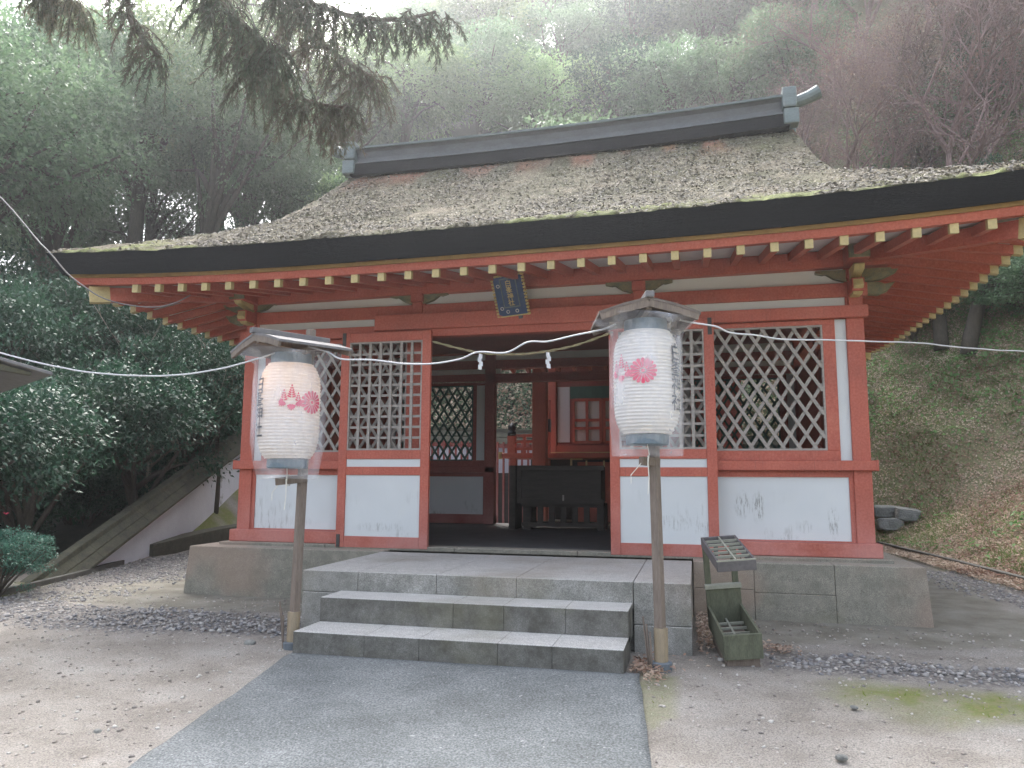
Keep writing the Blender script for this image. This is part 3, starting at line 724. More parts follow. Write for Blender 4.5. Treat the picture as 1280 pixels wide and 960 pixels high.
# rafters
def lift(x): return .085*min(1.2, abs(x)/3.9)**3
TIPZ = 2.765; SL = .20
def rafter(x, tip_d, start_d, frame, gold=True):
    """frame maps (along x, outward distance d, z) to world"""
    hw, hh = .027, .036
    def zc(d): return TIPZ+SL*(1.05-d)+lift(x)*(d/1.05 if d > 0 else 0)
    P = []
    for d in (tip_d, start_d):
        for i, j in ((-hw, -hh), (hw, -hh), (hw, hh), (-hw, hh)): P.append(frame(x+i, d, zc(d)+j))
    mb = MB().hexa([P[0], P[1], P[2], P[3], P[4], P[5], P[6], P[7]])
    r = mb.build('rafter', M['red'], hall)
    d = tip_d; Q = []
    for dd in (d+.012, d-.035):
        for i, j in ((-hw-.002, -hh-.002), (hw+.002, -hh-.002), (hw+.002, hh+.002), (-hw-.002, hh+.002)): Q.append(frame(x+i, dd, zc(dd)+j))
    MB().hexa(Q).build('end_cap', M['gold'], r)
    return r
ff_ = lambda x, d, z: (x, -d, z+TZ(x))
for k in range(-15, 17):
    x = .205+.24*k-.0
    if abs(x) > 3.78: continue
    rafter(x, 1.05, -.12 if abs(x) < 2.9 else abs(x)-2.86+.03, ff_)
for s in (-1, 1):
    fs = lambda t, d, z, s=s: (s*(2.93+d), 1.78+t, z+TZ(s*(2.93+d)))
    for k in range(-11, 12):
        t = .24*k
        e = abs(t)-1.78
        if abs(t) > 2.72: continue
        # side rafters: lift measured from the middle of the side
        hw = .027
        def zc(d, t=t): return TIPZ+SL*(1.05-d)+.085*min(1.2, abs(t)/2.75)**3*max(0, d/1.05)
        d0 = -.1 if e < 0 else e+.03
        def blk(d1, d2, g):
            P = []
            for d in (d1, d2):
                for i, j in ((-hw-g, -.036-g), (hw+g, -.036-g), (hw+g, .036+g), (-hw-g, .036+g)): P.append(fs(t+i, d, zc(d)+j))
            return P
        r = MB().hexa(blk(1.05, d0, 0)).build('rafter', M['red'], hall)
        MB().hexa(blk(1.062, 1.0, .002)).build('end_cap', M['gold'], r)
mb = MB()
for k in range(-15, 16):
    x = .24*k
    d0 = -.12 if abs(x) < 2.9 else abs(x)-2.86+.03
    P = []
    for d in (1.05, d0):
        for i, j in ((-.027, -.036), (.027, -.036), (.027, .036), (-.027, .036)): P.append((x+i, YB+d, TIPZ+SL*(1.05-d)+lift(x)*max(0, d/1.05)+j+TZ(x)))
    mb.hexa(P)
o = mb.build('rear_rafter', M['red'], hall); o['kind'] = 'stuff'
# hip rafters
for sx in (-1, 1):
    for yy, sy in ((0, -1), (YB, 1)):
        a = Vector((sx*2.86, yy-.03*sy, 2.97+TZ(sx*2.9))); b_ = Vector((sx*(2.9+1.0), yy+sy*1.0, 2.80+TZ(sx*3.9)))
        r = MB().bar(a, b_, .09, .13).build('hip_rafter', M['red'], hall, bevel=.005)
        d = (b_-a).normalized(); MB().bar(b_-d*.14, b_+d*.03, .094, .15).build('end_cap', M['gold'], r, bevel=.003)
# soffit boards, fascia (kayaoi), ochre strip : swept round the four sides
def ringpoint(side, t, d):
    """side 0 front,1 right,2 back,3 left; t in [-1,1] along that side, d outward distance from wall line (2.93 / 0)"""
    hx = 2.93+d; hy = 1.78+d
    if side == 0: return (t*hx, 1.78-hy)
    if side == 1: return (hx, 1.78+t*hy)
    if side == 2: return (-t*hx, 1.78+hy)
    return (-hx, 1.78-t*hy)
def ring_strip(profile, name, mat, parent, n=40, closed=True, bevel=0, jit=0):
    """profile: list of (d, z) closed loop"""
    mb = MB(); V = []; F = []; m_ = len(profile); cnt = 0
    for side in range(4):
        for i in range(n):
            t = -1+2*i/n
            lf = abs(t)**3
            for d, z in profile:
                x, y = ringpoint(side, t, d)
                V.append((x, y, z+.10*lf*min(1., max(0, d)/1.1)+TZ(x)+(jit*noise.noise(Vector((x*9, y*9, d*7))) if jit else 0)))
            cnt += 1
    for i in range(cnt):
        j = (i+1) % cnt
        for k in range(m_ if closed else m_-1):
            l = (k+1) % m_
            F.append((i*m_+k, j*m_+k, j*m_+l, i*m_+l))
    mb.add(V, F); return mb.build(name, mat, parent, bevel=bevel)
ring_strip([(-.15, 3.045), (1.06, 2.802), (1.06, 2.815), (-.15, 3.06)], 'soffit', M['frieze'], hall)
ring_strip([(.985, 2.803), (1.075, 2.792), (1.105, 2.852), (.985, 2.87)], 'fascia_board', M['red'], hall)
ring_strip([(.97, 2.853), (1.125, 2.847), (1.135, 2.876), (.97, 2.88)], 'ochre_strip', M['ochre'], hall)

# ---- roof
PY = np.array([-.02, 0, .285, .835, 1.385, 1.885, 2.485, 3.065]); PZ = np.array([3.03, 3.045, 3.175, 3.44, 3.755, 4.09, 4.53, 4.985])
def prof(d):
    # smooth through the points (Catmull-Rom)
    d = np.clip(d, 0, 3.065); i = np.clip(np.searchsorted(PY, d)-1, 1, len(PY)-3)
    p0, p1, p2, p3 = PZ[i-1], PZ[i], PZ[i+1], PZ[np.minimum(i+2, len(PZ)-1)]
    h = PY[i+1]-PY[i]; t = (d-PY[i])/h
    m1 = (p2-p0)/(PY[i+1]-PY[i-1])*h; m2 = (p3-p1)/(PY[np.minimum(i+2, len(PY)-1)]-PY[i])*h
    return (2*t**3-3*t**2+1)*p1+(t**3-2*t**2+t)*m1+(-2*t**3+3*t**2)*p2+(t**3-t**2)*m2
EX = 2.93+1.27; EYH = 1.78+1.27
def rlift(t, d): return .10*np.abs(t)**3*np.clip(1-d/2.2, 0, 1)
def roof_sheet(kind, sgn):
    nu, nv = 320, 130
    if kind == 'side': nu, nv = 240, 90
    u = np.linspace(-1, 1, nu); w = np.linspace(0, 1, nv)
    Uu, Ww = np.meshgrid(u, w, indexing='ij')
    if kind == 'main':
        d = Ww*3.05
        hx = np.where(d < 1.42, EX-d, 2.78-(d-1.42)/1.63*.10)
        x = Uu*hx; y = 1.78+sgn*(EYH-d); tl = Uu
    else:
        d = Ww*1.75
        hy = EYH-d
        y = 1.78+Uu*hy; x = sgn*(EX-d); tl = Uu
    z = prof(d)+rlift(tl, d)+TZ(x)
    # rough bark surface
    rough = .020*(fbm(x, y, 5, 61, 3)-.5)*2+.016*(vnoise(x, y, 24, 62)-.5)+.012*(vnoise(x, y, 60, 63)-.5)
    edge = np.exp(-d/.5)
    rough = rough+edge*(.05*(fbm(x, y, 8, 64, 3)-.42)+.02*vnoise(x, y, 40, 67))
    lump = np.exp(-(((np.abs(x-.9))/.75)**2+((d-.14)/.10)**2))*.045*vnoise(x, y, 14, 65)+np.exp(-(((x+1.3)/.9)**2+((d-.12)/.10)**2))*.04*vnoise(x, y, 14, 66)
    z = z+rough*np.minimum(1, d/.02+.3)+lump*(sgn < 0)
    moss = np.clip(sst(.50, .66, fbm(x, y, 2.2, 71)+.09*np.exp(-d/.16)-.05*(d > .5))*(.25+.75*np.exp(-np.maximum(0, d-.12)/.35)), 0, 1)
    moss = moss*sst(.3, .6, vnoise(x, y, 11, 73)+.2)*(.25+.75*sst(.45, .62, fbm(x, y, .7, 79)))
    rust = sst(.45, .7, vnoise(x*1.0, y*.18, 4.2, 75))*sst(2.3, 3.0, d)*(kind == 'main')
    # thickness
    V = np.stack([x, y, z], -1).reshape(-1, 3); F = grid_faces(nu, nv)
    th = .175+.03*np.minimum(1, d/1.)
    db = np.where(d < .10, .10, d)
    if kind == 'main':
        xb = x-np.sign(x)*0.0; 
        k = (EX-.10)/EX
        yb = np.where(d < .10, 1.78+sgn*(EYH-.10), y); xb = np.where(d < .10, x*(1-(.10-d)/EX), x)
    else:
        xb = np.where(d < .10, sgn*(EX-.10), x); yb = np.where(d < .10, 1.78+(y-1.78)*(1-(.10-d)/EYH), y)
    zb = prof(db*0+np.clip(d, 0, 9))+rlift(tl, d)+TZ(x)-th
    VB = np.stack([xb, yb, zb], -1).reshape(-1, 3)
    nV = len(V); idx = np.arange(nu*nv).reshape(nu, nv)
    Fs = [F, F[:, ::-1]+nV]
    a = idx[:, 0]; Fe = np.stack([a[:-1], a[:-1]+nV, a[1:]+nV, a[1:]], -1)
    ends = []
    for e in (0, nu-1):
        q = idx[e]; ends.append(np.stack([q[:-1], q[1:], q[1:]+nV, q[:-1]+nV], -1))
    V = np.concatenate([V, VB]); Fa = np.concatenate(Fs+[Fe]+ends)
    me = np_mesh('roof_slope', V, Fa, True)
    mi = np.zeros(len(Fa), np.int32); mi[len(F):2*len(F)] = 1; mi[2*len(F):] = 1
    for nm, arr in (('moss', moss), ('rust', rust)):
        at = me.attributes.new(nm, 'FLOAT', 'POINT'); q = np.zeros(len(V), np.float32); q[:nV] = arr.ravel(); at.data.foreach_set('value', q)
    return me, mi, (x, y, z, d, moss)
roof = hall
SHEETS = []; SLOPES = []
for kind, sgn in (('main', -1), ('main', 1), ('side', 1), ('side', -1)):
    me, mi, dat = roof_sheet(kind, sgn)
    me.materials.append(M['thatch']); me.materials.append(M['eave'])
    me.polygons.foreach_set('material_index', mi)
    sm = np.ones(len(mi), bool); me.polygons.foreach_set('use_smooth', mi == 0)
    o = link('roof_slope', me, None, roof); o.location = (0, 0, 0); SLOPES.append(o)
    # mesh built in world coordinates: shift to the hall's origin
    o.data.transform(Matrix.Translation((0, -1.78, -ZT)))
    SHEETS.append(dat)
# bark flakes and debris on the roof (front and side faces)
def flakes(dat, n, seed):
    x, y, z, d, mo = dat; r = np.random.default_rng(seed)
    i = r.integers(2, x.shape[0]-2, n); j = (r.uniform(0, 1, n)**1.4*(x.shape[1]-3)).astype(int)
    k = (mo[i, j] < r.uniform(.1, .8, n)) & (fbm(x[i, j], y[i, j], 1.4, 88) > r.uniform(.2, .62, n)); i = i[k]; j = j[k]; n = len(i)
    C = np.stack([x[i, j]+r.uniform(-.01, .01, n), y[i, j]+r.uniform(-.01, .01, n), z[i, j]+.004+r.uniform(0, .01, n)], -1)
    nn = unit(np.stack([0*x[i, j], -.5*np.ones(n), np.ones(n)], -1)+r.normal(0, .35, (n, 3))); dd = unit(np.cross(nn, unit(r.normal(0, 1, (n, 3))))); l = r.uniform(.014, .05, n)
    return leaf_quads(C-dd*l[:, None]*.5, dd, nn, l, l*r.uniform(.2, .55, n), .25)
M['flake'] = island_mat('bark_flakes', [(.055,.045,.03), (.13,.112,.08), (.22,.19,.14), (.34,.30,.24)], .9)
V, Fa = flakes(SHEETS[0], 42000, 91); V[:, 1] -= 1.78; V[:, 2] -= ZT
o = link('bark_flakes', np_mesh('bark_flakes', V, Fa), M['flake'], SLOPES[0]); o['kind'] = 'stuff'
V, Fa = flakes(SHEETS[2], 5000, 92); V[:, 1] -= 1.78; V[:, 2] -= ZT
o2 = link('bark_flakes', np_mesh('bark_flakes', V, Fa), M['flake'], SLOPES[2]); o2['kind'] = 'stuff'
# gable walls inside the verges
for s in (-1, 1):
    mb = MB(); x = s*2.42; mb.prism([(.2, 3.7), (1.78, 4.85), (3.36, 3.7)], x-.03, x+.03, 'x')
    mb.build('gable_wall', M['reddark'], roof)
# ridge
def rz(x): return .045*(abs(x)/2.6)**2+.017*x
def sweep_x(name, prof_yz, x0, x1, mat, parent, n=24, bevel=0):
    V = []; F = []; k = len(prof_yz)
    for i in range(n+1):
        x = x0+(x1-x0)*i/n
        for y, z in prof_yz: V.append((x, 1.78+y, z+rz(x)))
    for i in range(n):
        for j in range(k): F.append((i*k+j, (i+1)*k+j, (i+1)*k+(j+1) % k, i*k+(j+1) % k))
    F.append(tuple(range(k-1, -1, -1))); F.append(tuple(n*k+j for j in range(k)))
    return MB().add(V, F).build(name, mat, parent, bevel=bevel)
rl = sweep_x('ridge', [(-.20, 4.86), (.20, 4.86), (.17, 5.02), (-.17, 5.02)], -2.62, 2.62, M['eave'], roof)
sweep_x('ridge_board', [(-.185, 5.015), (.185, 5.015), (.185, 5.03), (.115, 5.04), (.125, 5.10), (.15, 5.17), (.185, 5.20), (-.185, 5.20), (-.15, 5.17), (-.125, 5.10), (-.115, 5.04), (-.185, 5.03)], -2.60, 2.60, M['copperdark'], rl)
sweep_x('ridge_cap', [(-.21, 5.20), (.21, 5.20), (.215, 5.225), (.12, 5.262), (0, 5.275), (-.12, 5.262), (-.215, 5.225)], -2.62, 2.60, M['copper'], rl)
for s in (-1, 1):
    zz = rz(s*2.6)
    mb = MB(); mb.box(*sorted((s*2.55, s*2.70)), 1.54, 2.02, 5.06+zz, 5.30+zz); e = mb.build('ridge_end', M['copper'], rl, bevel=.02)
    mb = MB(); mb.box(*sorted((s*2.56, s*2.72)), 1.56, 1.72, 4.88+zz, 5.06+zz); mb.box(*sorted((s*2.56, s*2.72)), 1.84, 2.0, 4.88+zz, 5.06+zz); mb.box(*sorted((s*2.60, s*2.66)), 1.6, 1.96, 4.9+zz, 5.1+zz)
    mb.build('ridge_foot', M['copper'], rl, bevel=.015)
    pts = [Vector((s*2.60, 1.78, 5.21+zz)), Vector((s*2.74, 1.78, 5.225+zz)), Vector((s*2.86, 1.78, 5.265+zz)), Vector((s*2.96, 1.78, 5.315+zz))]
    MB().tube(pts, [.075, .07, .073, .08], 12).build('ridge_horn', M['copper'], rl, smooth=False)

# ---- door leaves
def door(x0, x1, lab, rot=0):
    y0, y1 = -.135, -.092
    mb = MB(); sw = .085
    mb.box(x0, x0+sw, y0, y1, .442, 2.475); mb.box(x1-sw, x1, y0, y1, .442, 2.475)
    for z0, z1 in ((.442, .545), (1.112, 1.19), (1.262, 1.345), (2.385, 2.474)): mb.box(x0+sw, x1-sw, y0+.003, y1-.003, z0, z1)
    d = mb.build('door', M['red'], hall, bevel=.005); d['label'] = lab
    MB().box(x0+sw-.002, x1-sw+.002, y0+.015, y1-.01, .543, 1.114).build('lower_panel', M['white'], d)
    MB().box(x0+sw-.002, x1-sw+.002, y0+.015, y1-.01, 1.188, 1.264).build('upper_panel', M['white'], d)
    a, b_ = x0+sw, x1-sw; mb = MB()
    mb.box(a, b_, y0+.006, y1-.004, 1.346, 1.362); mb.box(a, b_, y0+.006, y1-.004, 2.368, 2.384)
    mb.box(a, a+.014, y0+.006, y1-.004, 1.362, 2.368); mb.box(b_-.014, b_, y0+.006, y1-.004, 1.362, 2.368)
    for i in range(1, 7): x = a+(b_-a)*i/7; mb.box(x-.013, x+.013, y0+.008, y0+.022, 1.362, 2.368)
    for i in range(1, 10): z = 1.362+(2.368-1.362)*i/10; mb.box(a+.014, b_-.014, y0+.023, y0+.036, z-.011, z+.011)
    mb.build('square_lattice', M['lattice'], d)
    hx = x0+.012 if x0 < 0 else x1-.05
    for z0, z1 in ((2.33, 2.478), (.444, .56)): MB().box(hx, hx+.035, y0-.006, y0, z0, z1).build('hinge', M['iron'], d)
door(-1.79, -.875, None); door(.795, 1.70, None)
for o in list(hall.children):
    if 'label' in o: pass
bpy.data.objects['door']['label'] = 'left lattice door leaf folded open against the wall'
bpy.data.objects['door.001']['label'] = 'right lattice door leaf with stained white panel behind the lantern post'

# ---- plaque above the door
pl_ = thing('name_plaque', tuple(on_y(638, 372, -.16)), 'small blue and gilt name plaque hanging under the eave beam above the doorway', 'plaque')
W2, H2 = .15, .185
mb = MB(); mb.box(-W2+.01, W2-.01, -.012, .012, -H2, H2); board = mb.build('board', M['blue'], pl_, absolute=False, bevel=.003)
mb = MB()
for i in range(13):
    z = -H2+i*2*H2/12; 
    for s in (-1, 1): mb.box(s*W2-.011, s*W2+.011, -.022, .014, z-.011, z+.009)
for i in range(11):
    x = -W2+.012+i*(2*W2-.024)/10; mb.box(x-.011, x+.011, -.022, .014, H2-.004, H2+.014)
mb.box(-W2, W2, -.019, .012, -H2-.008, -H2+.003)
mb.build('beaded_border', M['goldleaf'], pl_, absolute=False, bevel=.003)
mb = MB(); x0, x1, z0, z1 = -.068, .075, -.10, .155
for a in ((x0-.009, x0, z0, z1), (x1, x1+.009, z0, z1), (x0-.009, x1+.009, z0-.009, z0), (x0-.009, x1+.009, z1, z1+.009)): mb.box(a[0], a[1], -.018, -.01, a[2], a[3])
mb.build('inner_frame', M['copper'], pl_, absolute=False)
for (x, z) in ((-.098, .10), (-.098, -.11), (-.045, -.145), (.045, -.145)):
    mb = MB(); mb.tube([(x+.014*math.cos(t), -.018, z+.014*math.sin(t)) for t in np.linspace(0, 2*math.pi, 17)], .0035, 6, False); mb.build('ring_mount', M['silver'], pl_, absolute=False)
for x in (-.06, .06):
    mb = MB(); mb.box(x-.02, x+.02, -.01, .012, -H2-.04, -H2-.006); mb.build('foot', M['copperdark'], pl_, absolute=False, bevel=.006)
def text_mesh(body, size):
    c = bpy.data.curves.new('text', 'FONT'); c.body = body; c.size = size; c.align_x = 'CENTER'; c.align_y = 'CENTER'; c.resolution_u = 3
    try: c.offset = size*.012
    except Exception: pass
    o = bpy.data.objects.new('tmp', c); COL.objects.link(o)
    dg = bpy.context.evaluated_depsgraph_get(); me = bpy.data.meshes.new_from_object(o.evaluated_get(dg))
    V = [tuple(v.co) for v in me.vertices]; F = [tuple(p.vertices) for p in me.polygons]
    bpy.data.objects.remove(o); bpy.data.meshes.remove(me); return V, F
def vertical_text(chars, size, pitch):
    V = []; F = []
    for i, ch in enumerate(chars):
        v, f = text_mesh(ch, size); 
        if not v: continue
        cx_ = (min(a[0] for a in v)+max(a[0] for a in v))/2; cy_ = (min(a[1] for a in v)+max(a[1] for a in v))/2
        n = len(V); V += [(a[0]-cx_, a[1]-cy_-i*pitch) for a in v]; F += [tuple(k+n for k in q) for q in f]
    return V, F
SIGN = '白峯神社'
V, F = vertical_text(SIGN, .064, .060)
mb = MB(); mb.add([(x+.004, -.0195, z+.118) for x, z in V], F); mb.build('lettering', M['goldleaf'], pl_, absolute=False)
pl_.rotation_euler = (R(24), R(-3), R(-8)); pl_.location.z += .02

# ------------------------------------------------------------------ rope, streamers, cables
def bez(pts, n=10):
    pts = [Vector(p) for p in pts]; out = []
    for i in range(len(pts)-1):
        p0, p1, p2, p3 = pts[max(i-1, 0)], pts[i], pts[i+1], pts[min(i+2, len(pts)-1)]
        for k in range(n):
            t = k/n; out.append(.5*((2*p1)+(-p0+p2)*t+(2*p0-5*p1+4*p2-p3)*t*t+(-p0+3*p1-3*p2+p3)*t**3))
    out.append(pts[-1]); return out
rp = [on_y(*q, -.17) for q in ((541, 427), (572, 435), (600, 441), (630, 443), (660, 442), (690, 438), (725, 430), (766, 415))]
c = bez(rp, 8); mb = MB()
for ph in (0, math.pi):
    mb.tube([p+Vector((0, .006*math.cos(i*.9+ph), .006*math.sin(i*.9+ph))) for i, p in enumerate(c)], .007, 6)
meta(mb.build('straw_rope', M['straw']), 'thin twisted straw rope slung across the open doorway', 'rope')
def streamer(px, py, lab, flip):
    p = on_y(px, py, -.185)
    t = thing('paper_streamer', tuple(p), lab, 'paper streamer', 'folded paper streamers on the doorway rope')
    mb = MB(); x = 0; z = 0; w = .034
    for i in range(4):
        x2 = x+flip*(.014 if i % 2 else -.010); z2 = z-.042
        mb.hexa([(x-w/2, -.002, z2), (x+w/2, -.002, z2-.008), (x+w/2, .001, z2-.008), (x-w/2, .001, z2), (x-w/2, -.008, z), (x+w/2, -.008, z-.008), (x+w/2, -.006, z-.008), (x-w/2, -.006, z)]); x, z = x2, z2+.008
    mb.build('folded_paper', M['paperwhite'], t, absolute=False)
    MB().tube([(0, 0, .012), (0, 0, -.01)], .006, 6).build('tie', M['straw'], t, absolute=False)
streamer(601, 442, 'zigzag white paper streamer hanging left on the straw rope, where the cable crosses it', 1)
streamer(685, 440, 'zigzag white paper streamer hanging right on the straw rope, near the right lantern', -1)
def cable(name, px, lab, r=.006, cat='cable'):
    pts = [on_d(x, y, d) for x, y, d in px]; c = bez(pts, 10)
    c = [p+Vector((0, 0, .004*noise.noise(p*6))) for p in c]
    return meta(MB().tube(c, r, 6).build(name, M['dull_cable'] if name == 'loose_wire' else M['cable'], smooth=True), lab, cat)
cable('power_cable', [(-300, 330, 5.2), (-60, 426, 5.0), (0, 441, 4.95), (55, 455, 4.9), (115, 466, 4.85), (180, 470, 4.8), (240, 467, 4.8), (300, 455, 4.8), (345, 441, 4.85)], 'pale overhead cable sagging in from the left to the left lantern', .0055)
cable('power_cable', [(385, 433, 4.85), (410, 440, 4.85), (428, 449, 4.82), (470, 450, 4.8), (505, 455, 4.75), (545, 454, 4.7), (575, 449, 4.7), (598, 440, 4.68), (632, 441, 4.66), (660, 428, 4.6), (685, 427, 4.55), (720, 419, 4.5), (752, 412, 4.42), (770, 405, 4.4)], 'wavy pale cable strung between the two lantern posts', .0055)
cable('power_cable', [(850, 400, 4.4), (868, 404, 4.4), (895, 408, 4.45), (912, 416, 4.5), (945, 419, 4.6), (975, 424, 4.7), (1040, 425, 4.85), (1100, 427, 5.0), (1150, 429, 5.2), (1200, 434, 5.4), (1280, 439, 5.7), (1420, 440, 6.2)], 'pale cable running from the right lantern off past the right bank', .0055)
cable('loose_wire', [(-30, 215, 6.6), (15, 262, 6.5), (45, 298, 6.4), (62, 316, 6.35), (85, 342, 6.4), (105, 358, 6.45), (130, 373, 6.5), (165, 382, 6.6), (195, 384, 6.7), (220, 378, 6.8), (238, 369, 6.9)], 'loose pale wire looping down round the left corner of the eaves', .0058, 'wire')

# ------------------------------------------------------------------ lanterns on posts
def crest_parts(place, parent):
    """place(u, v) -> local point; u to the right, v up, metres, on the lantern skin"""
    # chrysanthemum, 16 petals
    mb = MB(); cx, cv, Rr = .052, 0, .078
    for k in range(16):
        a = 2*math.pi*k/16; poly = [(.018, -.0022), (.062, -.0105), (.072, -.0085), (.077, 0), (.072, .0085), (.062, .0105), (.018, .0022)]
        vs = [place(cx+r*math.cos(a)-t*math.sin(a), cv+r*math.sin(a)+t*math.cos(a)) for r, t in poly]
        mb.add(vs, [tuple(range(len(vs)))])
    vs = [place(cx+.011*math.cos(t), cv+.011*math.sin(t)) for t in np.linspace(0, 6.0, 10)]; mb.add(vs, [tuple(range(10))])
    mb.build('chrysanthemum_crest', M['crest'], parent, absolute=False)
    # paulownia: three flower spikes over three ribbed leaves
    mb = MB()
    def dot(x, z, rx, rz_, a=0, n=8):
        vs = [place(x+rx*math.cos(t)*math.cos(a)-rz_*math.sin(t)*math.sin(a), z+rx*math.cos(t)*math.sin(a)+rz_*math.sin(t)*math.cos(a)) for t in np.linspace(0, 2*math.pi, n, endpoint=False)]
        mb.add(vs, [tuple(range(n))])
    for sx, sh, nn in ((-.122, .010, 4), (-.078, .030, 5), (-.040, .008, 3)):
        for k in range(nn):
            w = .008+.0036*(nn-1-k)
            for s in (-1, 1): dot(sx+s*w*.62, sh+k*.0135, w*.6, .0056, s*.5)
        dot(sx, sh+nn*.0135+.003, .0045, .0075)
    for lx, lz, an in ((-.120, -.012, .9), (-.078, -.030, 0), (-.045, -.012, -.9)):
        for k in range(-3, 4):
            a = an*-.8+k*.33-math.pi/2
            L = .046-.005*abs(k)
            vs = []
            for r, t in ((.004, -.0015), (L*.7, -.0055), (L, 0), (L*.7, .0055), (.004, .0015)):
                vs.append(place(lx+r*math.cos(a)-t*math.sin(a), lz+.012+r*math.sin(a)+t*math.cos(a)))
            mb.add(vs, [tuple(range(5))])
    mb.build('paulownia_crest', M['crest'], parent, absolute=False)
def lantern(name_loc, sc, lab, crest_az, text_az, rot, glow):
    t = thing('paper_lantern', name_loc, lab, 'lantern', 'paper lanterns on posts before the hall')
    Rm, Hh = .186, .66
    def rad(z):
        q = (z-Hh*.5)/(Hh*.5)
        return Rm*(1-abs(q)**5.2*.37)
    prof_ = []; nr = 30
    for i in range(nr*4+1):
        z = .02+(Hh-.04)*i/(nr*4); prof_.append((rad(z)+.0032*math.cos(i/4*2*math.pi), z))
    MB().lathe(prof_, n=48).build('paper_body', M['paper'], t, smooth=True, absolute=False)
    MB().lathe([(.0, .0), (.115, -.045), (.122, -.04), (.122, .015), (.1, .02), (.1, -.03), (0, -.03)], n=32).build('bottom_ring', M['ringblue'], t, smooth=False, absolute=False)
    MB().lathe([(.1, Hh-.02), (.124, Hh-.02), (.124, Hh+.05), (.1, Hh+.05), (.1, Hh-.02)], n=32).build('top_ring', M['ringblue'], t, absolute=False)
    def place_at(az):
        def pl(u, v):
            z = Hh*.50+.05+v; r = rad(z)+.0085; a = az+u/Rm
            return (r*math.cos(a), r*math.sin(a), z)
        return pl
    crest_parts(place_at(crest_az), t)
    V, F = vertical_text(SIGN, .115, .098)
    P = place_at(text_az); mb = MB(); mb.add([P(x, z+.12) for x, z in V], F)
    tx = mb.build('lettering', M['ink'], t, absolute=False)
    # clear plastic rain bag: squarish, closed flat below, flaring above
    n = 56; V = []; F = []; lv = [(-.112, .186, .02), (-.10, .19, .05), (.0, .192, .13), (.12, .193, .19), (.33, .194, .196), (.5, .194, .195), (.585, .195, .175), (.635, .185, .15), (.665, .22, .20), (.70, .262, .24), (.712, .268, .245)]
    for li, (z, wx, wy) in enumerate(lv):
        wx *= 1.07
        for k in range(n):
            a = 2*math.pi*k/n; e = .62
            ca, sa = math.cos(a), math.sin(a); x = wx*math.copysign(abs(ca)**e, ca); y = wy*math.copysign(abs(sa)**e, sa)
            q = noise.noise(Vector((ca*3+7*crest_az, sa*3, z*7)))*.006*(3.5 if li > 6 else 1)
            if li > 6: q += .018*math.sin(a*5+li)
            V.append((x*(1+q/wx), y*(1+q/max(wy, .08)), z+(.014*math.sin(3*a+1) if li > 7 else 0)))
    for i in range(len(lv)-1):
        for k in range(n): F.append((i*n+k, i*n+(k+1) % n, (i+1)*n+(k+1) % n, (i+1)*n+k))
    F.append(tuple(range(n)))
    MB().add(V, F).build('plastic_cover', M['plastic'], t, smooth=True, absolute=False)
    MB().tube([(0, 0, -.04), (.01, -.01, -.10), (.0, .0, -.17)], .0025, 5).build('tie_cord', M['cord'], t, absolute=False)
    t.scale = (sc*1.05, sc*1.05, sc); t.rotation_euler = (0, 0, rot)
    if glow:
        l = bpy.data.lights.new('lantern_bulb', 'POINT'); l.energy = glow; l.color = (1, .55, .25); l.shadow_soft_size = .03
        lo = bpy.data.objects.new('lantern_bulb', l); COL.objects.link(lo); lo.location = Vector(name_loc)+Vector((-.06, -.04, Hh*.80*sc))
    return t
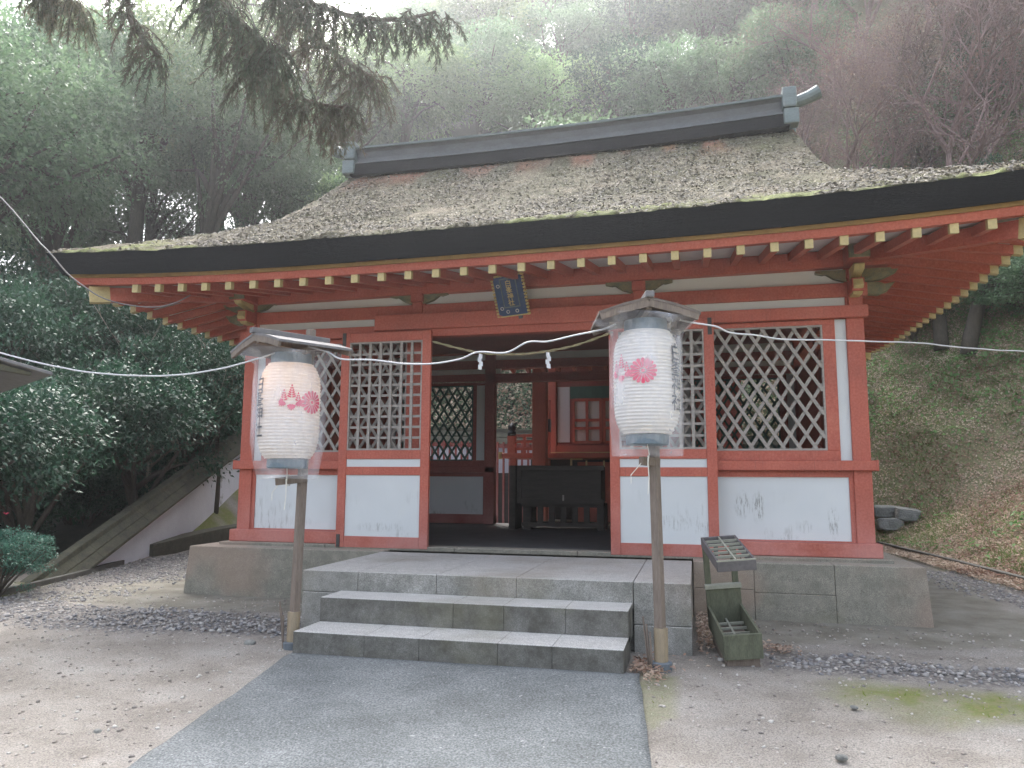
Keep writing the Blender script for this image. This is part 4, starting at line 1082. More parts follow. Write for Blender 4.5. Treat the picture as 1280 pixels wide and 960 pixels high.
# right post
def post(base, top, lab, roof_rot, roof_c, rw, rd, cap, arm_at):
    t = thing('lantern_post', base, lab, 'lantern post', 'lantern posts before the hall')
    b_ = Vector(base); tp = Vector(top)
    MB().bar(b_+Vector((0, 0, .02)), tp, .052, .048, up=(math.sin(.5), math.cos(.5), 0)).build('pole', M['oldwood'], t, bevel=.004)
    mb = MB(); mb.tube([b_+Vector((0, 0, .0)), b_+Vector((.0, 0, .24))], .040, 14); k = mb.build('bamboo_sleeve', M['bamboo'], t)
    mb = MB(); mb.lathe([(.0, 0), (.058, .0), (.062, .06), (.048, .065), (0, .065)], b_+Vector((0, 0, -.01)), 16); mb.build('base_cap', M['greycap'], t, smooth=False)
    mb = MB()
    for i in range(3): mb.tube([b_+Vector((-.05-.01*i, -.03+.02*i, .0)), b_+Vector((-.06-.02*i, -.03+.01*i, .22+.04*i))], .006, 6)
    mb.build('bamboo_splint', M['oldwood'], t)
    # small gabled roof: ridge runs along local y; boards thin, with barge boards and a ridge batten
    c = Vector(roof_c); Mx = Matrix.Rotation(roof_rot, 4, 'Z')
    def W_(x, y, z): return c+Mx @ Vector((x, y, z))
    for s in (-1, 1):
        sag = [(0, .0), (.5, -.035), (1.0, -.085)]
        V = []; F = []
        for yy in (-rd, rd):
            for f, z in sag: V += [W_(s*rw*f, yy, z), W_(s*rw*f, yy, z-.016)]
        n = 6
        for i in range(2):
            a = i*2; F += [(a, a+2, a+2+n, a+n), (a+1, a+1+n, a+3+n, a+3), (a, a+1, a+3, a+2), (a+n, a+2+n, a+3+n, a+1+n)]
        F += [(4, 5, 5+n, 4+n), (0, n, 1+n, 1)]
        q = MB().add(V, F).build('roof_board', cap, t)
        for yy in (-rd+.012, rd-.012):
            mb = MB(); a = W_(0, yy, -.030); b2 = W_(s*rw*.5, yy, -.065); c2 = W_(s*rw*.97, yy, -.112)
            mb.bar(a, b2, .018, .05); mb.bar(b2, c2, .018, .045)
            mb.build('barge_board', M['oldwood'], t)
    mb = MB(); mb.bar(W_(0, -rd-.02, .012), W_(0, rd+.02, .012), .05, .035); mb.build('ridge_batten', M['greywood'], t, bevel=.004)
    mb = MB(); mb.bar(W_(0, -rd+.02, -.05), W_(0, rd-.02, -.05), .03, .04); mb.bar(W_(-rw*.7, 0, -.115), W_(rw*.7, 0, -.115), .03, .035); mb.build('roof_beam', M['oldwood'], t)
    mb = MB(); a0, a1 = arm_at; mb.bar(a0, a1, .045, .05); mb.build('tie_arm', M['oldwood'], t, bevel=.004)
    a0 = Vector(a0); a1 = Vector(a1); mid = a0.lerp(a1, .42)
    loop = [mid+Vector((0, .0+.034*math.cos(t_), .034*math.sin(t_))) for t_ in np.linspace(0, 2*math.pi, 13)]
    mb = MB(); mb.tube(loop, .004, 5, False); mb.tube([mid+Vector((0, -.034, 0)), mid+Vector((.005, -.036, -.10)), mid+Vector((-.003, -.036, -.19))], .0032, 5); mb.tube([mid+Vector((-.03, -.034, 0)), mid+Vector((-.10, -.03, -.08)), mid+Vector((-.10, -.03, -.13))], .0028, 5)
    mb.build('cord_knot', M['cord'], t)
    return t
rb = Vector((1.30, -2.20, -.0)); rt = on_y(812, 402, -2.17)
post(tuple(rb), tuple(rt), 'weathered lantern post in a bamboo sleeve, right of the steps', R(13), tuple(on_y(803, 383, -2.30)),   .285, .25, M['capwood'], (on_y(801, 576, -2.245), on_y(823, 578, -2.17)))
lb = Vector((-1.02, -2.22, -.01)); ltp = on_y(389, 412, -2.16)
post(tuple(lb), tuple(ltp), 'weathered lantern post left of the steps, its tall pole rising above the roof', R(-32), tuple(on_y(364, 422, -2.30)), .34, .26, M['greywood'], (on_y(344, 602, -2.30), on_y(384, 598, -2.19)))  # roof boards greyer than the other post's, painting in a sky reflection
def az_to_cam(p): return math.atan2(CAM.y-p[1], CAM.x-p[0])
q = on_y(809, 547, -2.34); az = az_to_cam(q)
lantern((q.x, q.y, q.z), .96, 'white paper lantern under clear plastic with crests at its left, before the right door leaf', az-R(21), az+R(62), 0, 0)
q = on_y(359, 577, -2.34); az = az_to_cam(q)
lantern((q.x, q.y, q.z), .985, 'white paper lantern under clear plastic with crests at its right, before the left corner column', az+R(27), az-R(70), 0, .22)

# ------------------------------------------------------------------ umbrella rack
rk = thing('umbrella_rack', (1.73, -1.72, .0), 'narrow mossy wooden umbrella rack with gridded top beside the landing', 'umbrella rack')
w = .112
def rbox(mb, a): mb.box(*a)
mb = MB(); mb.box(-w*.86, w*.86, -.235, .25, -.06, .05); mb.build('base_block', M['oldwood'], rk, absolute=False, bevel=.004)
mb = MB()
mb.box(-w, w, -.27, -.25, .04, .19); mb.box(-w, w, .25, .27, .04, .30); mb.box(-w, -w+.016, -.25, .25, .04, .19); mb.box(w-.016, w, -.25, .25, .04, .19)
mb.build('lower_tray', M['rackwood'], rk, absolute=False, bevel=.003)
mb = MB(); mb.box(-.006, .006, -.25, .25, .085, .10)
for i in range(1, 6): y = -.25+.5*i/6; mb.box(-w+.016, w-.016, y-.006, y+.006, .086, .101)
mb.build('lower_grid', M['rackedge'], rk, absolute=False)
for sx in (-1, 1):
    for y in (.285,): mb = MB(); mb.box(sx*(w-.024)-.019, sx*(w-.024)+.019, y-.014, y+.014, .03, .60); mb.build('leg', M['rackwood'], rk, absolute=False, bevel=.003)
mb = MB(); mb.box(-w-.004, w+.004, .236, .276, .30, .325); mb.build('cross_rail', M['rackedge'], rk, absolute=False)
mb = MB(); mb.box(-w, w, -.28, -.262, .57, .635); mb.box(-w, w, .262, .28, .57, .635); mb.box(-w, -w+.014, -.262, .262, .57, .635); mb.box(w-.014, w, -.262, .262, .57, .635)
mb.build('top_frame', M['rackgrey'], rk, absolute=False, bevel=.003)
mb = MB(); mb.box(-.005, .005, -.262, .262, .622, .637)
for i in range(1, 6): y = -.262+.524*i/6; mb.box(-w+.014, w-.014, y-.005, y+.005, .621, .636)
mb.box(-w-.001, w+.001, -.281, -.27, .630, .6375)
mb.build('top_grid', M['rackedge'], rk, absolute=False)
rk.rotation_euler = (R(10), R(-5), R(8)); rk.location.z = .05
for o in rk.children: pass

# ------------------------------------------------------------------ offering box
ob = thing('offering_box', (-.1, 2.7, .46), 'dark slatted wooden offertory box standing in the rear doorway', 'offering box')
mb = MB(); mb.box(-.60, .40, 2.50, 2.95, .80, 1.24); bd = mb.build('chest', M['darkwood'], ob, bevel=.01)
mb = MB(); mb.box(-.64, .44, 2.46, 2.50, .78, .84); mb.box(-.64, .44, 2.46, 2.50, 1.19, 1.25); mb.box(-.64, -.59, 2.465, 2.50, .84, 1.19); mb.build('rim', M['darkwood'], ob)
mb = MB(); mb.box(-.60, .42, 2.52, 2.93, .74, .79); mb.box(-.60, .42, 2.52, 2.93, .50, .545); mb.build('stand_rail', M['darkwood'], ob)
for x in (-.58, .34):
    for y in (2.55, 2.85): MB().box(x, x+.09, y, y+.08, .461, .78).build('leg', M['darkwood'], ob)
for i in range(5): MB().box(-.40+.145*i, -.33+.145*i, 2.54, 2.57, .545, .74).build('spindle', M['darkwood'], ob)
mb = MB(); mb.box(-.07, -.05, 2.455, 2.46, .82, .89); mb.build('paper_slip', M['lattice'], ob)
sp_ = MB(); sp_.box(-.76, -.68, 2.52, 2.92, .461, 1.25); meta(sp_.build('side_board', M['darkwood']), 'dark upright board standing just left of the offertory box', 'board')

# ------------------------------------------------------------------ inner shrine seen through the doorway
hs = thing('inner_shrine', (.6, 7.4, .3), 'small red inner shrine with railed veranda seen through the doorway', 'shrine')
Y0 = 6.0
hz = 1.42
MB().box(-1.2, 3.4, Y0-.3, 9.2, .0, .38).build('stone_base', M['granite'], hs, bevel=.01)
P1 = on_y(675, 580, 5.2); P2 = on_y(675, 475, 5.2)
MB().box(P1.x-.11, P1.x+.11, 5.1, 5.32, .0, P2.z+.3).build('porch_post', M['red'], hs, bevel=.01)
MB().box(P1.x-.11+2.7, P1.x+.11+2.7, 5.1, 5.32, .0, P2.z+.3).build('porch_post', M['red'], hs, bevel=.01)
q = on_y(628, 569, 5.6)
MB().box(q.x, 2.9, 5.45, 6.6, q.z-.05, q.z+.03).build('veranda', M['red'], hs, bevel=.005)
MB().box(q.x-.03, q.x+.03, 5.45, 5.5, q.z-.07, q.z+.05).build('veranda_tip', M['brassrail'], hs)
for x in (-.55, .3, 1.2, 2.1, 2.8): MB().box(q.x+.14 if x < 0 else x, (q.x+.24 if x < 0 else x+.1), 5.6, 5.7, 0, q.z-.05).build('veranda_post', M['red'], hs)
g = on_y(640, 545, 5.55); zt = on_y(640, 528, 5.55).z
MB().box(g.x-.065, g.x+.065, 5.49, 5.61, q.z, g.z).build('newel_post', M['red'], hs)
r_ = zt-g.z; MB().lathe([(.0, 0), (.075, 0), (.075, r_*.3), (.05, r_*.34), (.065, r_*.45), (.07, r_*.62), (.045, r_*.82), (0, r_)], (g.x, 5.55, g.z), 14).build('newel_cap', M['black'], hs, smooth=True)
mb = MB(); gx = g.x+.07
for z in (q.z+.08, q.z+.20, q.z+.30): mb.box(gx, P1.x-.1, 5.52, 5.58, z, z+.045)
for x in (gx+.12, gx+.3): mb.box(x, x+.05, 5.525, 5.575, q.z+.03, q.z+.3)
mb.build('railing', M['red'], hs)
g2 = on_y(684, 520, 6.1)
MB().box(g2.x-.04, g2.x+.05, 6.05, 6.15, .4, on_y(684, 500, 6.1).z).build('newel_post', M['red'], hs)
MB().box(g2.x-.06, g2.x+.06, 6.04, 6.16, on_y(684, 540, 6.1).z, on_y(684, 524, 6.1).z).build('newel_cap', M['black'], hs)
# front wall of the inner shrine at y=6.6
yw_ = 6.65
a = on_y(690, 485, yw_); b2 = on_y(712, 555, yw_)
MB().box(a.x-.05, a.x+3.3, yw_+.02, yw_+2.2, .4, 3.6).build('body', M['reddark'], hs)
MB().box(a.x-.06, a.x+.08, yw_-.07, yw_+.06, .4, 3.6).build('column', M['red'], hs)
MB().box(on_y(697, 500, yw_).x, on_y(712, 500, yw_).x, yw_-.0, yw_+.03, on_y(700, 553, yw_).z, on_y(700, 484, yw_).z).build('wall_panel', M['white'], hs)
MB().box(a.x-.05, a.x+3.3, yw_-.05, yw_+.05, on_y(720, 565, yw_).z, on_y(720, 557, yw_).z).build('door_sill', M['red'], hs)
mb = MB(); mb.box(a.x-.05, a.x+3.3, yw_-.3, yw_-.24, on_y(720, 569, yw_-.3).z, on_y(720, 565, yw_-.3).z); mb.build('gilt_edge', M['brassrail'], hs)
xa, xb_ = on_y(717, 500, yw_).x, on_y(751, 500, yw_).x; zt_, zb_ = on_y(730, 500, yw_).z, on_y(730, 553, yw_).z
MB().box(xa-.06, xa+1.2, yw_-.01, yw_+.03, on_y(730, 498, yw_).z, on_y(730, 483, yw_).z).build('transom', M['greenlat'], hs)
for off in (0, xb_-xa+.06):
    mb = MB(); x0, x1 = xa+off, xb_+off
    for c in (x0, (x0+x1)/2, x1): mb.box(c-.025, c+.025, yw_-.045, yw_-.005, zb_, zt_)
    for f in (0, .33, .52, 1): z = zb_+(zt_-zb_)*f; mb.box(x0, x1, yw_-.043, yw_-.007, z-.025, z+.025)
    dd = mb.build('door', M['red'], hs); MB().box(x0, x1, yw_-.008, yw_+.025, zb_, zt_).build('door_panel', M['frieze'], dd)
# stair rails in pale gilt
mb = MB(); z0 = on_y(730, 575, 5.7).z
p = on_y(714, 574, 5.7); mb.box(p.x-.015, p.x+.015, 5.68, 5.72, .9, p.z+.1)
for X0, Y0_, X1 in ((714, 574, 728), (726, 571.5, 800)):
    a_, b_ = on_y(X0, Y0_, 5.7), on_y(X1, Y0_, 5.7); mb.box(a_.x, b_.x, 5.685, 5.715, a_.z-.012, a_.z+.012)
for X0 in (733, 755): p = on_y(X0, 578, 5.7); mb.box(p.x-.012, p.x+.012, 5.69, 5.71, .9, p.z+.03)
mb.build('stair_rail', M['brassrail'], hs)
MB().box(q.x+.3, 2.9, 6.5, 6.56, .0, q.z-.05).build('underfloor_dark_sheet', M['darkwood'], hs)  # dark sheet added to give the shade under the veranda
MB().box(-.4, 2.9, 5.9, 6.4, .38, on_y(720, 578, 6.2).z).build('stair', M['red'], hs)
mb = MB(); mb.prism([(4.5, 3.35), (6.2, 3.7), (7.8, 4.9), (9.6, 3.6), (9.6, 3.45), (7.8, 4.7), (6.2, 3.55), (4.5, 3.2)], -1.3, 3.9, 'x'); mb.build('roof', M['thatch'], hs)  # unseen roof, added to shade the shrine front
MB().box(-.9, 3.4, 4.85, 4.95, 3.1, 3.25).build('eave_beam', M['red'], hs)

# ------------------------------------------------------------------ kerbs, boundary walls, rocks
def strip_on_ground(pts, w, h0, h1, name, mat, lab, cat):
    mb = MB(); P = []
    for i in range(len(pts)-1):
        a, b_ = Vector(pts[i]), Vector(pts[i+1]); n = max(1, int((b_-a).length/.4))
        for k in range(n): P.append(a.lerp(b_, k/n))
    P.append(Vector(pts[-1]))
    V = []; F = []
    for i, p in enumerate(P):
        d = (P[min(i+1, len(P)-1)]-P[max(i-1, 0)]); d = Vector((d.x, d.y, 0)).normalized(); s = Vector((d.y, -d.x, 0))*w/2
        z = min(H(p.x, p.y), 3)
        for q, zz in ((p-s, z+h0), (p+s, z+h0), (p+s, z+h1), (p-s, z+h1)): V.append((q.x, q.y, zz))
    for i in range(len(P)-1):
        for k in range(4): F.append((i*4+k, i*4+(k+1) % 4, (i+1)*4+(k+1) % 4, (i+1)*4+k))
    F += [(3, 2, 1, 0), tuple(len(V)-4+k for k in range(4))]
    return meta(MB().add(V, F).build(name, mat, bevel=.006), lab, cat)
strip_on_ground([(5.30, -1.6, 0), (4.98, 2.0, 0), (4.78, 4.4, 0), (4.50, 7.3, 0)], .07, -.05, .065, 'kerb', M['kerb'], 'narrow concrete kerb at the foot of the right-hand bank', 'kerb')
strip_on_ground([(-3.9, -4.2, 0), (-4.42, -1.9, 0), (-4.70, -.95, 0), (-5.05, .25, 0), (-5.68, 2.0, 0)], .06, -.05, .05, 'kerb', M['kerb'], 'narrow concrete kerb beside the strip of yellow moss on the left', 'kerb')
strip_on_ground([(-5.66, 2.08, 0), (-5.66, 3.4, 0), (-5.55, 6.5, 0)], .26, -.05, .15, 'stone_block', M['kerb2'], 'long damp stone edging block behind the left corner of the platform', 'stone block')

def boundary_wall(a, b_, lab, h, cop, name='boundary_wall'):
    a = Vector(a); b_ = Vector(b_); t = thing(name, tuple(a), lab, 'wall')
    d = b_-a; L = Vector((d.x, d.y, 0)).length; n = max(8, int(L/.33)); s = Vector((d.y, -d.x, 0)).normalized()
    def sweep(prof_, mat, nm, bev=0, seg=False):
        V = []; F = []; m_ = len(prof_)
        for i in range(n+1):
            p = a.lerp(b_, i/n)
            for o_, z in prof_: V.append(p+s*o_+Vector((0, 0, z)))
        for i in range(n):
            for k in range(m_): F.append((i*m_+k, i*m_+(k+1) % m_, (i+1)*m_+(k+1) % m_, (i+1)*m_+k))
        F += [tuple(range(m_-1, -1, -1)), tuple(n*m_+k for k in range(m_))]
        return MB().add(V, F).build(nm, mat, t, bevel=bev)
    sweep([(-.12, -.8), (.12, -.8), (.12, h), (-.12, h)], M['wallplaster'], 'plaster_face')
    # tiles: separate overlapping boards along both slopes
    mb = MB()
    for i in range(n):
        p, q = a.lerp(b_, i/n), a.lerp(b_, (i+1.05)/n); u = Vector((0, 0, 1)); jl = .008*random.random()
        for sg in (-1, 1):
            for r_ in range(2):
                o0, o1 = .03+.095*r_, .03+.095*(r_+1)+.02
                z0, z1 = h+cop-.02-.22*r_*cop/.44-.0, h+cop-.02-(r_+1)*.5*(cop-.04)
                z0 = h+cop*(1-.5*r_)-.02; z1 = h+cop*(1-.5*(r_+1))-.02
                P = []
                for c_ in (p, q):
                    for (o_, z) in ((o0, z0), (o1, z1), (o1, z1+.035+jl), (o0, z0+.035+jl)): P.append(c_+s*o_*sg+u*z)
                mb.add(P, [(3, 2, 1, 0), (4, 5, 6, 7), (0, 1, 5, 4), (1, 2, 6, 5), (2, 3, 7, 6), (3, 0, 4, 7)])
    mb.build('tile_coping', M['tiles'], t, bevel=.004)
    sweep([(-.07, h+cop-.03), (.07, h+cop-.03), (.06, h+cop+.05), (-.06, h+cop+.05)], M['tiles'], 'coping_ridge', .01)
    return t
boundary_wall((-5.15, -.55, -1.13), (-7.15, 8.8, 2.17), 'white plaster boundary wall with mossy tile coping climbing the slope at left', .79, .17)
boundary_wall((-8.0, 9.0, 1.35), (3.2, 9.4, .95), 'white tiled boundary wall seen behind the hall through the rear openings', .66, .30)

def rock(loc, s, name, lab, grp=None, cat='stone', ex=.33):
    import bmesh
    bm = bmesh.new(); bmesh.ops.create_icosphere(bm, subdivisions=3, radius=1)
    sd = random.random()*50
    for v in bm.verts:
        c = v.co.copy(); c = Vector([math.copysign(abs(q)**ex, q) for q in c])*.82
        k = 1+.16*noise.noise(c*1.1+Vector((sd, 0, 0)))+.09*noise.noise(c*4+Vector((sd, 3, 0)))
        v.co = Vector((c.x*s[0], c.y*s[1], c.z*s[2]))*k
    me = bpy.data.meshes.new(name); bm.to_mesh(me); bm.free()
    o = link(name, me, M['rock']); o.location = loc; o.rotation_euler = (random.uniform(-.1, .1), random.uniform(-.1, .1), random.uniform(-.3, .3))
    return meta(o, lab, cat, grp)
G_ = 'stones of the low retaining wall'
for (px, py, sx, lab) in ((1106, 637, .26, 'upper left boulder of the low retaining wall just right of the corner column'), (1134, 641, .24, 'upper right boulder of the low retaining wall, the rightmost one'), (1112, 653, .26, 'lowest boulder of the low retaining wall, half sunk in leaves')):
    p = ground_at(px, py+8); rock((p.x, p.y, p.z+.07), (sx, .2, .13), 'retaining_stone', lab, G_)
for (px, py, s, lab) in ((312, 806, .045, 'lone brown stone lying near the left lantern post'), (1052, 952, .03, 'flat dark stone lying at the lower right edge of the ground'), (122, 916, .022, 'small dark stone on the bare earth at the lower left'), (745, 0, 0, None), (1068, 887, .022, 'small pale stone below the moss strip on the right')):
    if lab is None: continue
    p = ground_at(px, py); rock((p.x, p.y, p.z+s*.3), (s, s*.8, s*.5), 'loose_stone', lab, ex=.8)

# ------------------------------------------------------------------ roof corner of neighbouring pavilion at far left
pv = thing('small_pavilion', tuple(on_d(-160, 700, 4.4)), 'mossy plank roof corner of a small pavilion at the left edge', 'pavilion')
c1 = on_d(66, 465, 4.4); c2 = on_d(-330, 350, 4.0); back = Vector((-1.6, 1.0, .0))
mb = MB()
def quad_slab(mb, a, b_, c, d, t):
    a, b_, c, d = [Vector(q) for q in (a, b_, c, d)]; u = Vector((0, 0, -t)); mb.hexa([a+u, b_+u, c+u, d+u, a, b_, c, d])
dirn = (c2-c1)
quad_slab(mb, c1, c1+back, c2+back, c2, .02); mb.build('roof_board', M['greywood'], pv, bevel=.004)
e = dirn.normalized()
mb = MB(); off = back.normalized()*.05+Vector((0, 0, -.03))
a = c1+e*.10+off; f = c2+off
mb.hexa([a+Vector((0,0,-.015)), f+Vector((0,0,-.2)), f+Vector((0,0,-.2))+back*.03, a+Vector((0,0,-.015))+back*.03, a+Vector((0,0,.0)), f+Vector((0,0,.0)), f+back*.03, a+back*.03])
mb.build('barge_board', M['tiles'], pv)
mb = MB(); quad_slab(mb, c1+e*.3+back*.1+Vector((0,0,-.14)), c1+e*.3+back*.9+Vector((0,0,-.14)), c2+back*.9+Vector((0,0,-.2)), c2+back*.1+Vector((0,0,-.2)), .02); mb.build('ceiling', M['oldwood'], pv)
pp = c1+e*1.0+back*.4; MB().box(pp.x-.06, pp.x+.06, pp.y-.06, pp.y+.06, H(pp.x, pp.y)-.1, pp.z-.1).build('post', M['oldwood'], pv)

sf = thing('slat_fence', (-2., 8.4, .3), 'dark red slatted fence in front of the rear boundary wall', 'fence')
def fz(x): return on_y(640, 553, 8.4).z+.03*(-x-2)
mb = MB()
for i in range(64):
    x = -7+.13*i; mb.box(x-.02, x+.02, 8.39, 8.42, .0, fz(x))
mb.build('slats', M['reddark'], sf)
mb = MB(); mb.hexa([(-7.1, 8.42, fz(-7)-.12), (1.4, 8.42, fz(1.4)-.12), (1.4, 8.47, fz(1.4)-.12), (-7.1, 8.47, fz(-7)-.12), (-7.1, 8.42, fz(-7)-.04), (1.4, 8.42, fz(1.4)-.04), (1.4, 8.47, fz(1.4)-.04), (-7.1, 8.47, fz(-7)-.04)])
mb.build('top_rail', M['reddark'], sf)
MB().box(-7.1, 1.4, 8.425, 8.45, .0, 1.2).build('backing_board', M['darkwood'], sf)

# ------------------------------------------------------------------ vegetation prototypes
def crown_arrays(seed, nclump=150, nleaf=115, leaf=.036, flat=.8, droop=.0, fill=.55, csize=.17):
    r = np.random.default_rng(seed)
    # lumpy envelope: union of lobes
    lobes = [(np.array([0, 0, .0]), .62)]
    for k in range(9):
        d = unit(r.normal(0, 1, 3)); d[2] = abs(d[2])*.8-.25; lobes.append((d*r.uniform(.42, .62), r.uniform(.30, .45)))
    C = []
    while len(C) < nclump:
        c, rr = lobes[r.integers(len(lobes))]; d = unit(r.normal(0, 1, 3)); q = c+d*rr*r.uniform(fill, 1)**.6
        if q[2] < -.62: continue
        C.append(q*np.array([1, 1, flat]))
    C = np.array(C)
    n = nclump*nleaf; ci = np.repeat(np.arange(nclump), nleaf)
    rad = csize*r.uniform(.6, 1.25, nclump)[ci]
    off = unit(r.normal(0, 1, (n, 3)))*(r.uniform(0, 1, n)**.45)[:, None]*rad[:, None]*np.array([1.15, 1.15, .62])
    P = C[ci]+off
    outd = unit(off+C[ci]*.6+1e-6)
    d = unit(outd*.7+r.normal(0, .55, (n, 3))+np.array([0, 0, -.25-droop]))
    nn = unit(np.cross(d, unit(np.cross(np.array([0, 0, 1.]), d)+r.normal(0, .35, (n, 3)))))
    nn *= np.sign(nn[:, 2:3]+1e-9)
    L = leaf*r.uniform(.7, 1.35, n)
    V, F = leaf_quads(P, d, nn, L, L*r.uniform(.38, .55, n), .12)
    return V, F, C
def limb_mesh(seed, C, trunk_h=1.2, r0=.07, n=14, lean=.1):
    r = random.Random(seed); mb = MB()
    tx, ty = r.uniform(-lean, lean), r.uniform(-lean, lean)
    base = Vector((tx*1.4, ty*1.4, -trunk_h-.45)); pts = []
    for i in range(7):
        t = i/6; pts.append(base.lerp(Vector((0, 0, .25)), t)+Vector((r.uniform(-.03, .03), r.uniform(-.03, .03), 0))*(1 if i else 0))
    mb.tube(pts, [r0*(1-.75*i/6) for i in range(7)], 8)
    idx = r.sample(range(len(C)), min(n*2, len(C)))
    for k in idx:
        e = Vector(C[k]); t = r.uniform(.45, .95); s = base.lerp(Vector((0, 0, .25)), t)
        md = s.lerp(e, .5)+Vector((r.uniform(-.06, .06), r.uniform(-.06, .06), r.uniform(.0, .1)))
        mb.tube([s, s.lerp(md, .5)+Vector((0, 0, .02)), md, md.lerp(e, .55), e], [r0*.34, r0*.27, r0*.18, r0*.11, r0*.05], 5)
    return mb, base.z
PROTO = {}
def make_proto(key, seed, leafmat, trunkmat, **kw):
    V, F, C = crown_arrays(seed, **{k: v for k, v in kw.items() if k not in ('trunk_h', 'r0', 'n')})
    crown = np_mesh('crown', V, F); crown.materials.append(leafmat)
    mb, bz = limb_mesh(seed, C, **{k: v for k, v in kw.items() if k in ('trunk_h', 'r0', 'n')})
    tm = bpy.data.meshes.new('trunk'); tm.from_pydata([tuple(v) for v in mb.v], [], mb.f); tm.materials.append(trunkmat)
    for p in tm.polygons: p.use_smooth = True
    PROTO[key] = (crown, tm, bz)
make_proto('dark_a', 1, M['leaf_dark'], M['bark'])
make_proto('dark_b', 2, M['leaf_dark'], M['bark'], nclump=190, nleaf=95, leaf=.032)
make_proto('mid_a', 3, M['leaf_mid'], M['bark'], nclump=140, nleaf=120, leaf=.042, csize=.19, fill=.65)
make_proto('mid_b', 4, M['leaf_mid'], M['bark'], nclump=120, nleaf=120, leaf=.046, csize=.21, fill=.7)
make_proto('pale_a', 5, M['leaf_pale'], M['bark'], nclump=130, nleaf=115, leaf=.042, csize=.2, fill=.7)
make_proto('mid_c', 8, M['leaf_mid'], M['bark'], nclump=170, nleaf=190, leaf=.024, csize=.16, fill=.65)
make_proto('pale_c', 9, M['leaf_pale'], M['bark'], nclump=170, nleaf=190, leaf=.024, csize=.16, fill=.65)
make_proto('mauve_leaf', 6, M['leaf_mauve'], M['mauvetwig'], nclump=120, nleaf=60, leaf=.022, csize=.2)
TREES = 0
def tree(key, x, y, s, name, lab, rot=None, zs=1., sink=.35, group=None, z=None):
    crown, tm, bz = PROTO[key]
    zz = H(x, y) if z is None else z
    t = thing(name, (x, y, zz), lab, 'tree', group, rot if rot is not None else random.uniform(0, 6.28))
    t.scale = (s, s, s*zs)
    for nm, me in (('crown', crown), ('trunk', tm)):
        o = bpy.data.objects.new(nm, me); COL.objects.link(o); o.parent = t; o.location = (0, 0, -bz-sink)
    return t
# bare twiggy tree
def bare_arrays(seed, levels=5, r0=.05, spread=.55, droop=0, first=1.0, kids=(3, 4)):
    r = random.Random(seed); mb = MB(); ends = []
    def rec(p, d, L, rad, lv):
        n = 3; pts = [p]; q = p; dd = d
        for i in range(n):
            dd = (dd+Vector((r.uniform(-1, 1), r.uniform(-1, 1), r.uniform(-.7, .9)-droop))*.16).normalized(); q = q+dd*L/n; pts.append(q)
        mb.tube(pts, [rad, rad*.85, rad*.7, rad*.5], 5 if lv < 3 else 3, False)
        if lv == levels: ends.append(q); return
        for k in range(r.choice(kids)+(2 if lv == 0 else 0)):
            t = r.uniform(.35, 1); b = pts[min(n, max(1, int(t*n+.5)))]
            nd = (dd+Vector((r.uniform(-1, 1), r.uniform(-1, 1), r.uniform(-.5, .8)))*spread*1.4).normalized()
            rec(b, nd, L*r.uniform(.55, .8), rad*.55, lv+1)
    rec(Vector((0, 0, 0)), Vector((.05, 0, 1)), first, r0, 0)
    return mb, ends
def make_bare(key, seed, mat, leafmat=None, **kw):
    mb, ends = bare_arrays(seed, **kw)
    tm = bpy.data.meshes.new('branches'); tm.from_pydata([tuple(v) for v in mb.v], [], mb.f); tm.materials.append(mat)
    cr = None
    if leafmat:
        r = np.random.default_rng(seed); E_ = np.array([tuple(e) for e in ends]); k = 5
        P = np.repeat(E_, k, 0)+r.normal(0, .055, (len(E_)*k, 3)); n = len(P)
        d = unit(r.normal(0, 1, (n, 3))+np.array([0, 0, -.6])); nn = unit(r.normal(0, 1, (n, 3))); L = r.uniform(.008, .019, n)
        V, F = leaf_quads(P, d, nn, L, L*.55, .1); cr = np_mesh('withered_leaves', V, F); cr.materials.append(leafmat)
    PROTO[key] = (cr, tm, 0)
make_bare('bare_a', 11, M['mauvetwig'], M['leaf_mauve'], levels=6, r0=.035, spread=.6, first=.8)
make_bare('bare_b', 12, M['mauvetwig'], M['leaf_mauve'], levels=6, r0=.03, spread=.75, first=.6)
make_bare('bare_pale', 13, M['palebark'], None, levels=4, r0=.018, spread=.6, first=.8, kids=(2, 3))
make_bare('bare_dark', 17, M['bark'], None, levels=5, r0=.03, spread=.62, first=.8)
def bare(key, x, y, s, name, lab, rot=None, group=None, zs=1., cat='tree'):
    cr, tm, _ = PROTO[key]
    t = thing(name, (x, y, H(x, y)-.05), lab, cat, group, rot if rot is not None else random.uniform(0, 6.28)); t.scale = (s, s, s*zs)
    o = bpy.data.objects.new('branches', tm); COL.objects.link(o); o.parent = t
    if cr: o = bpy.data.objects.new('withered_leaves', cr); COL.objects.link(o); o.parent = t
    return t
def pos(px, dist):
    v = ray(px, 598); v = Vector((v.x, v.y, 0)).normalized(); return CAM.x+v.x*dist, CAM.y+v.y*dist

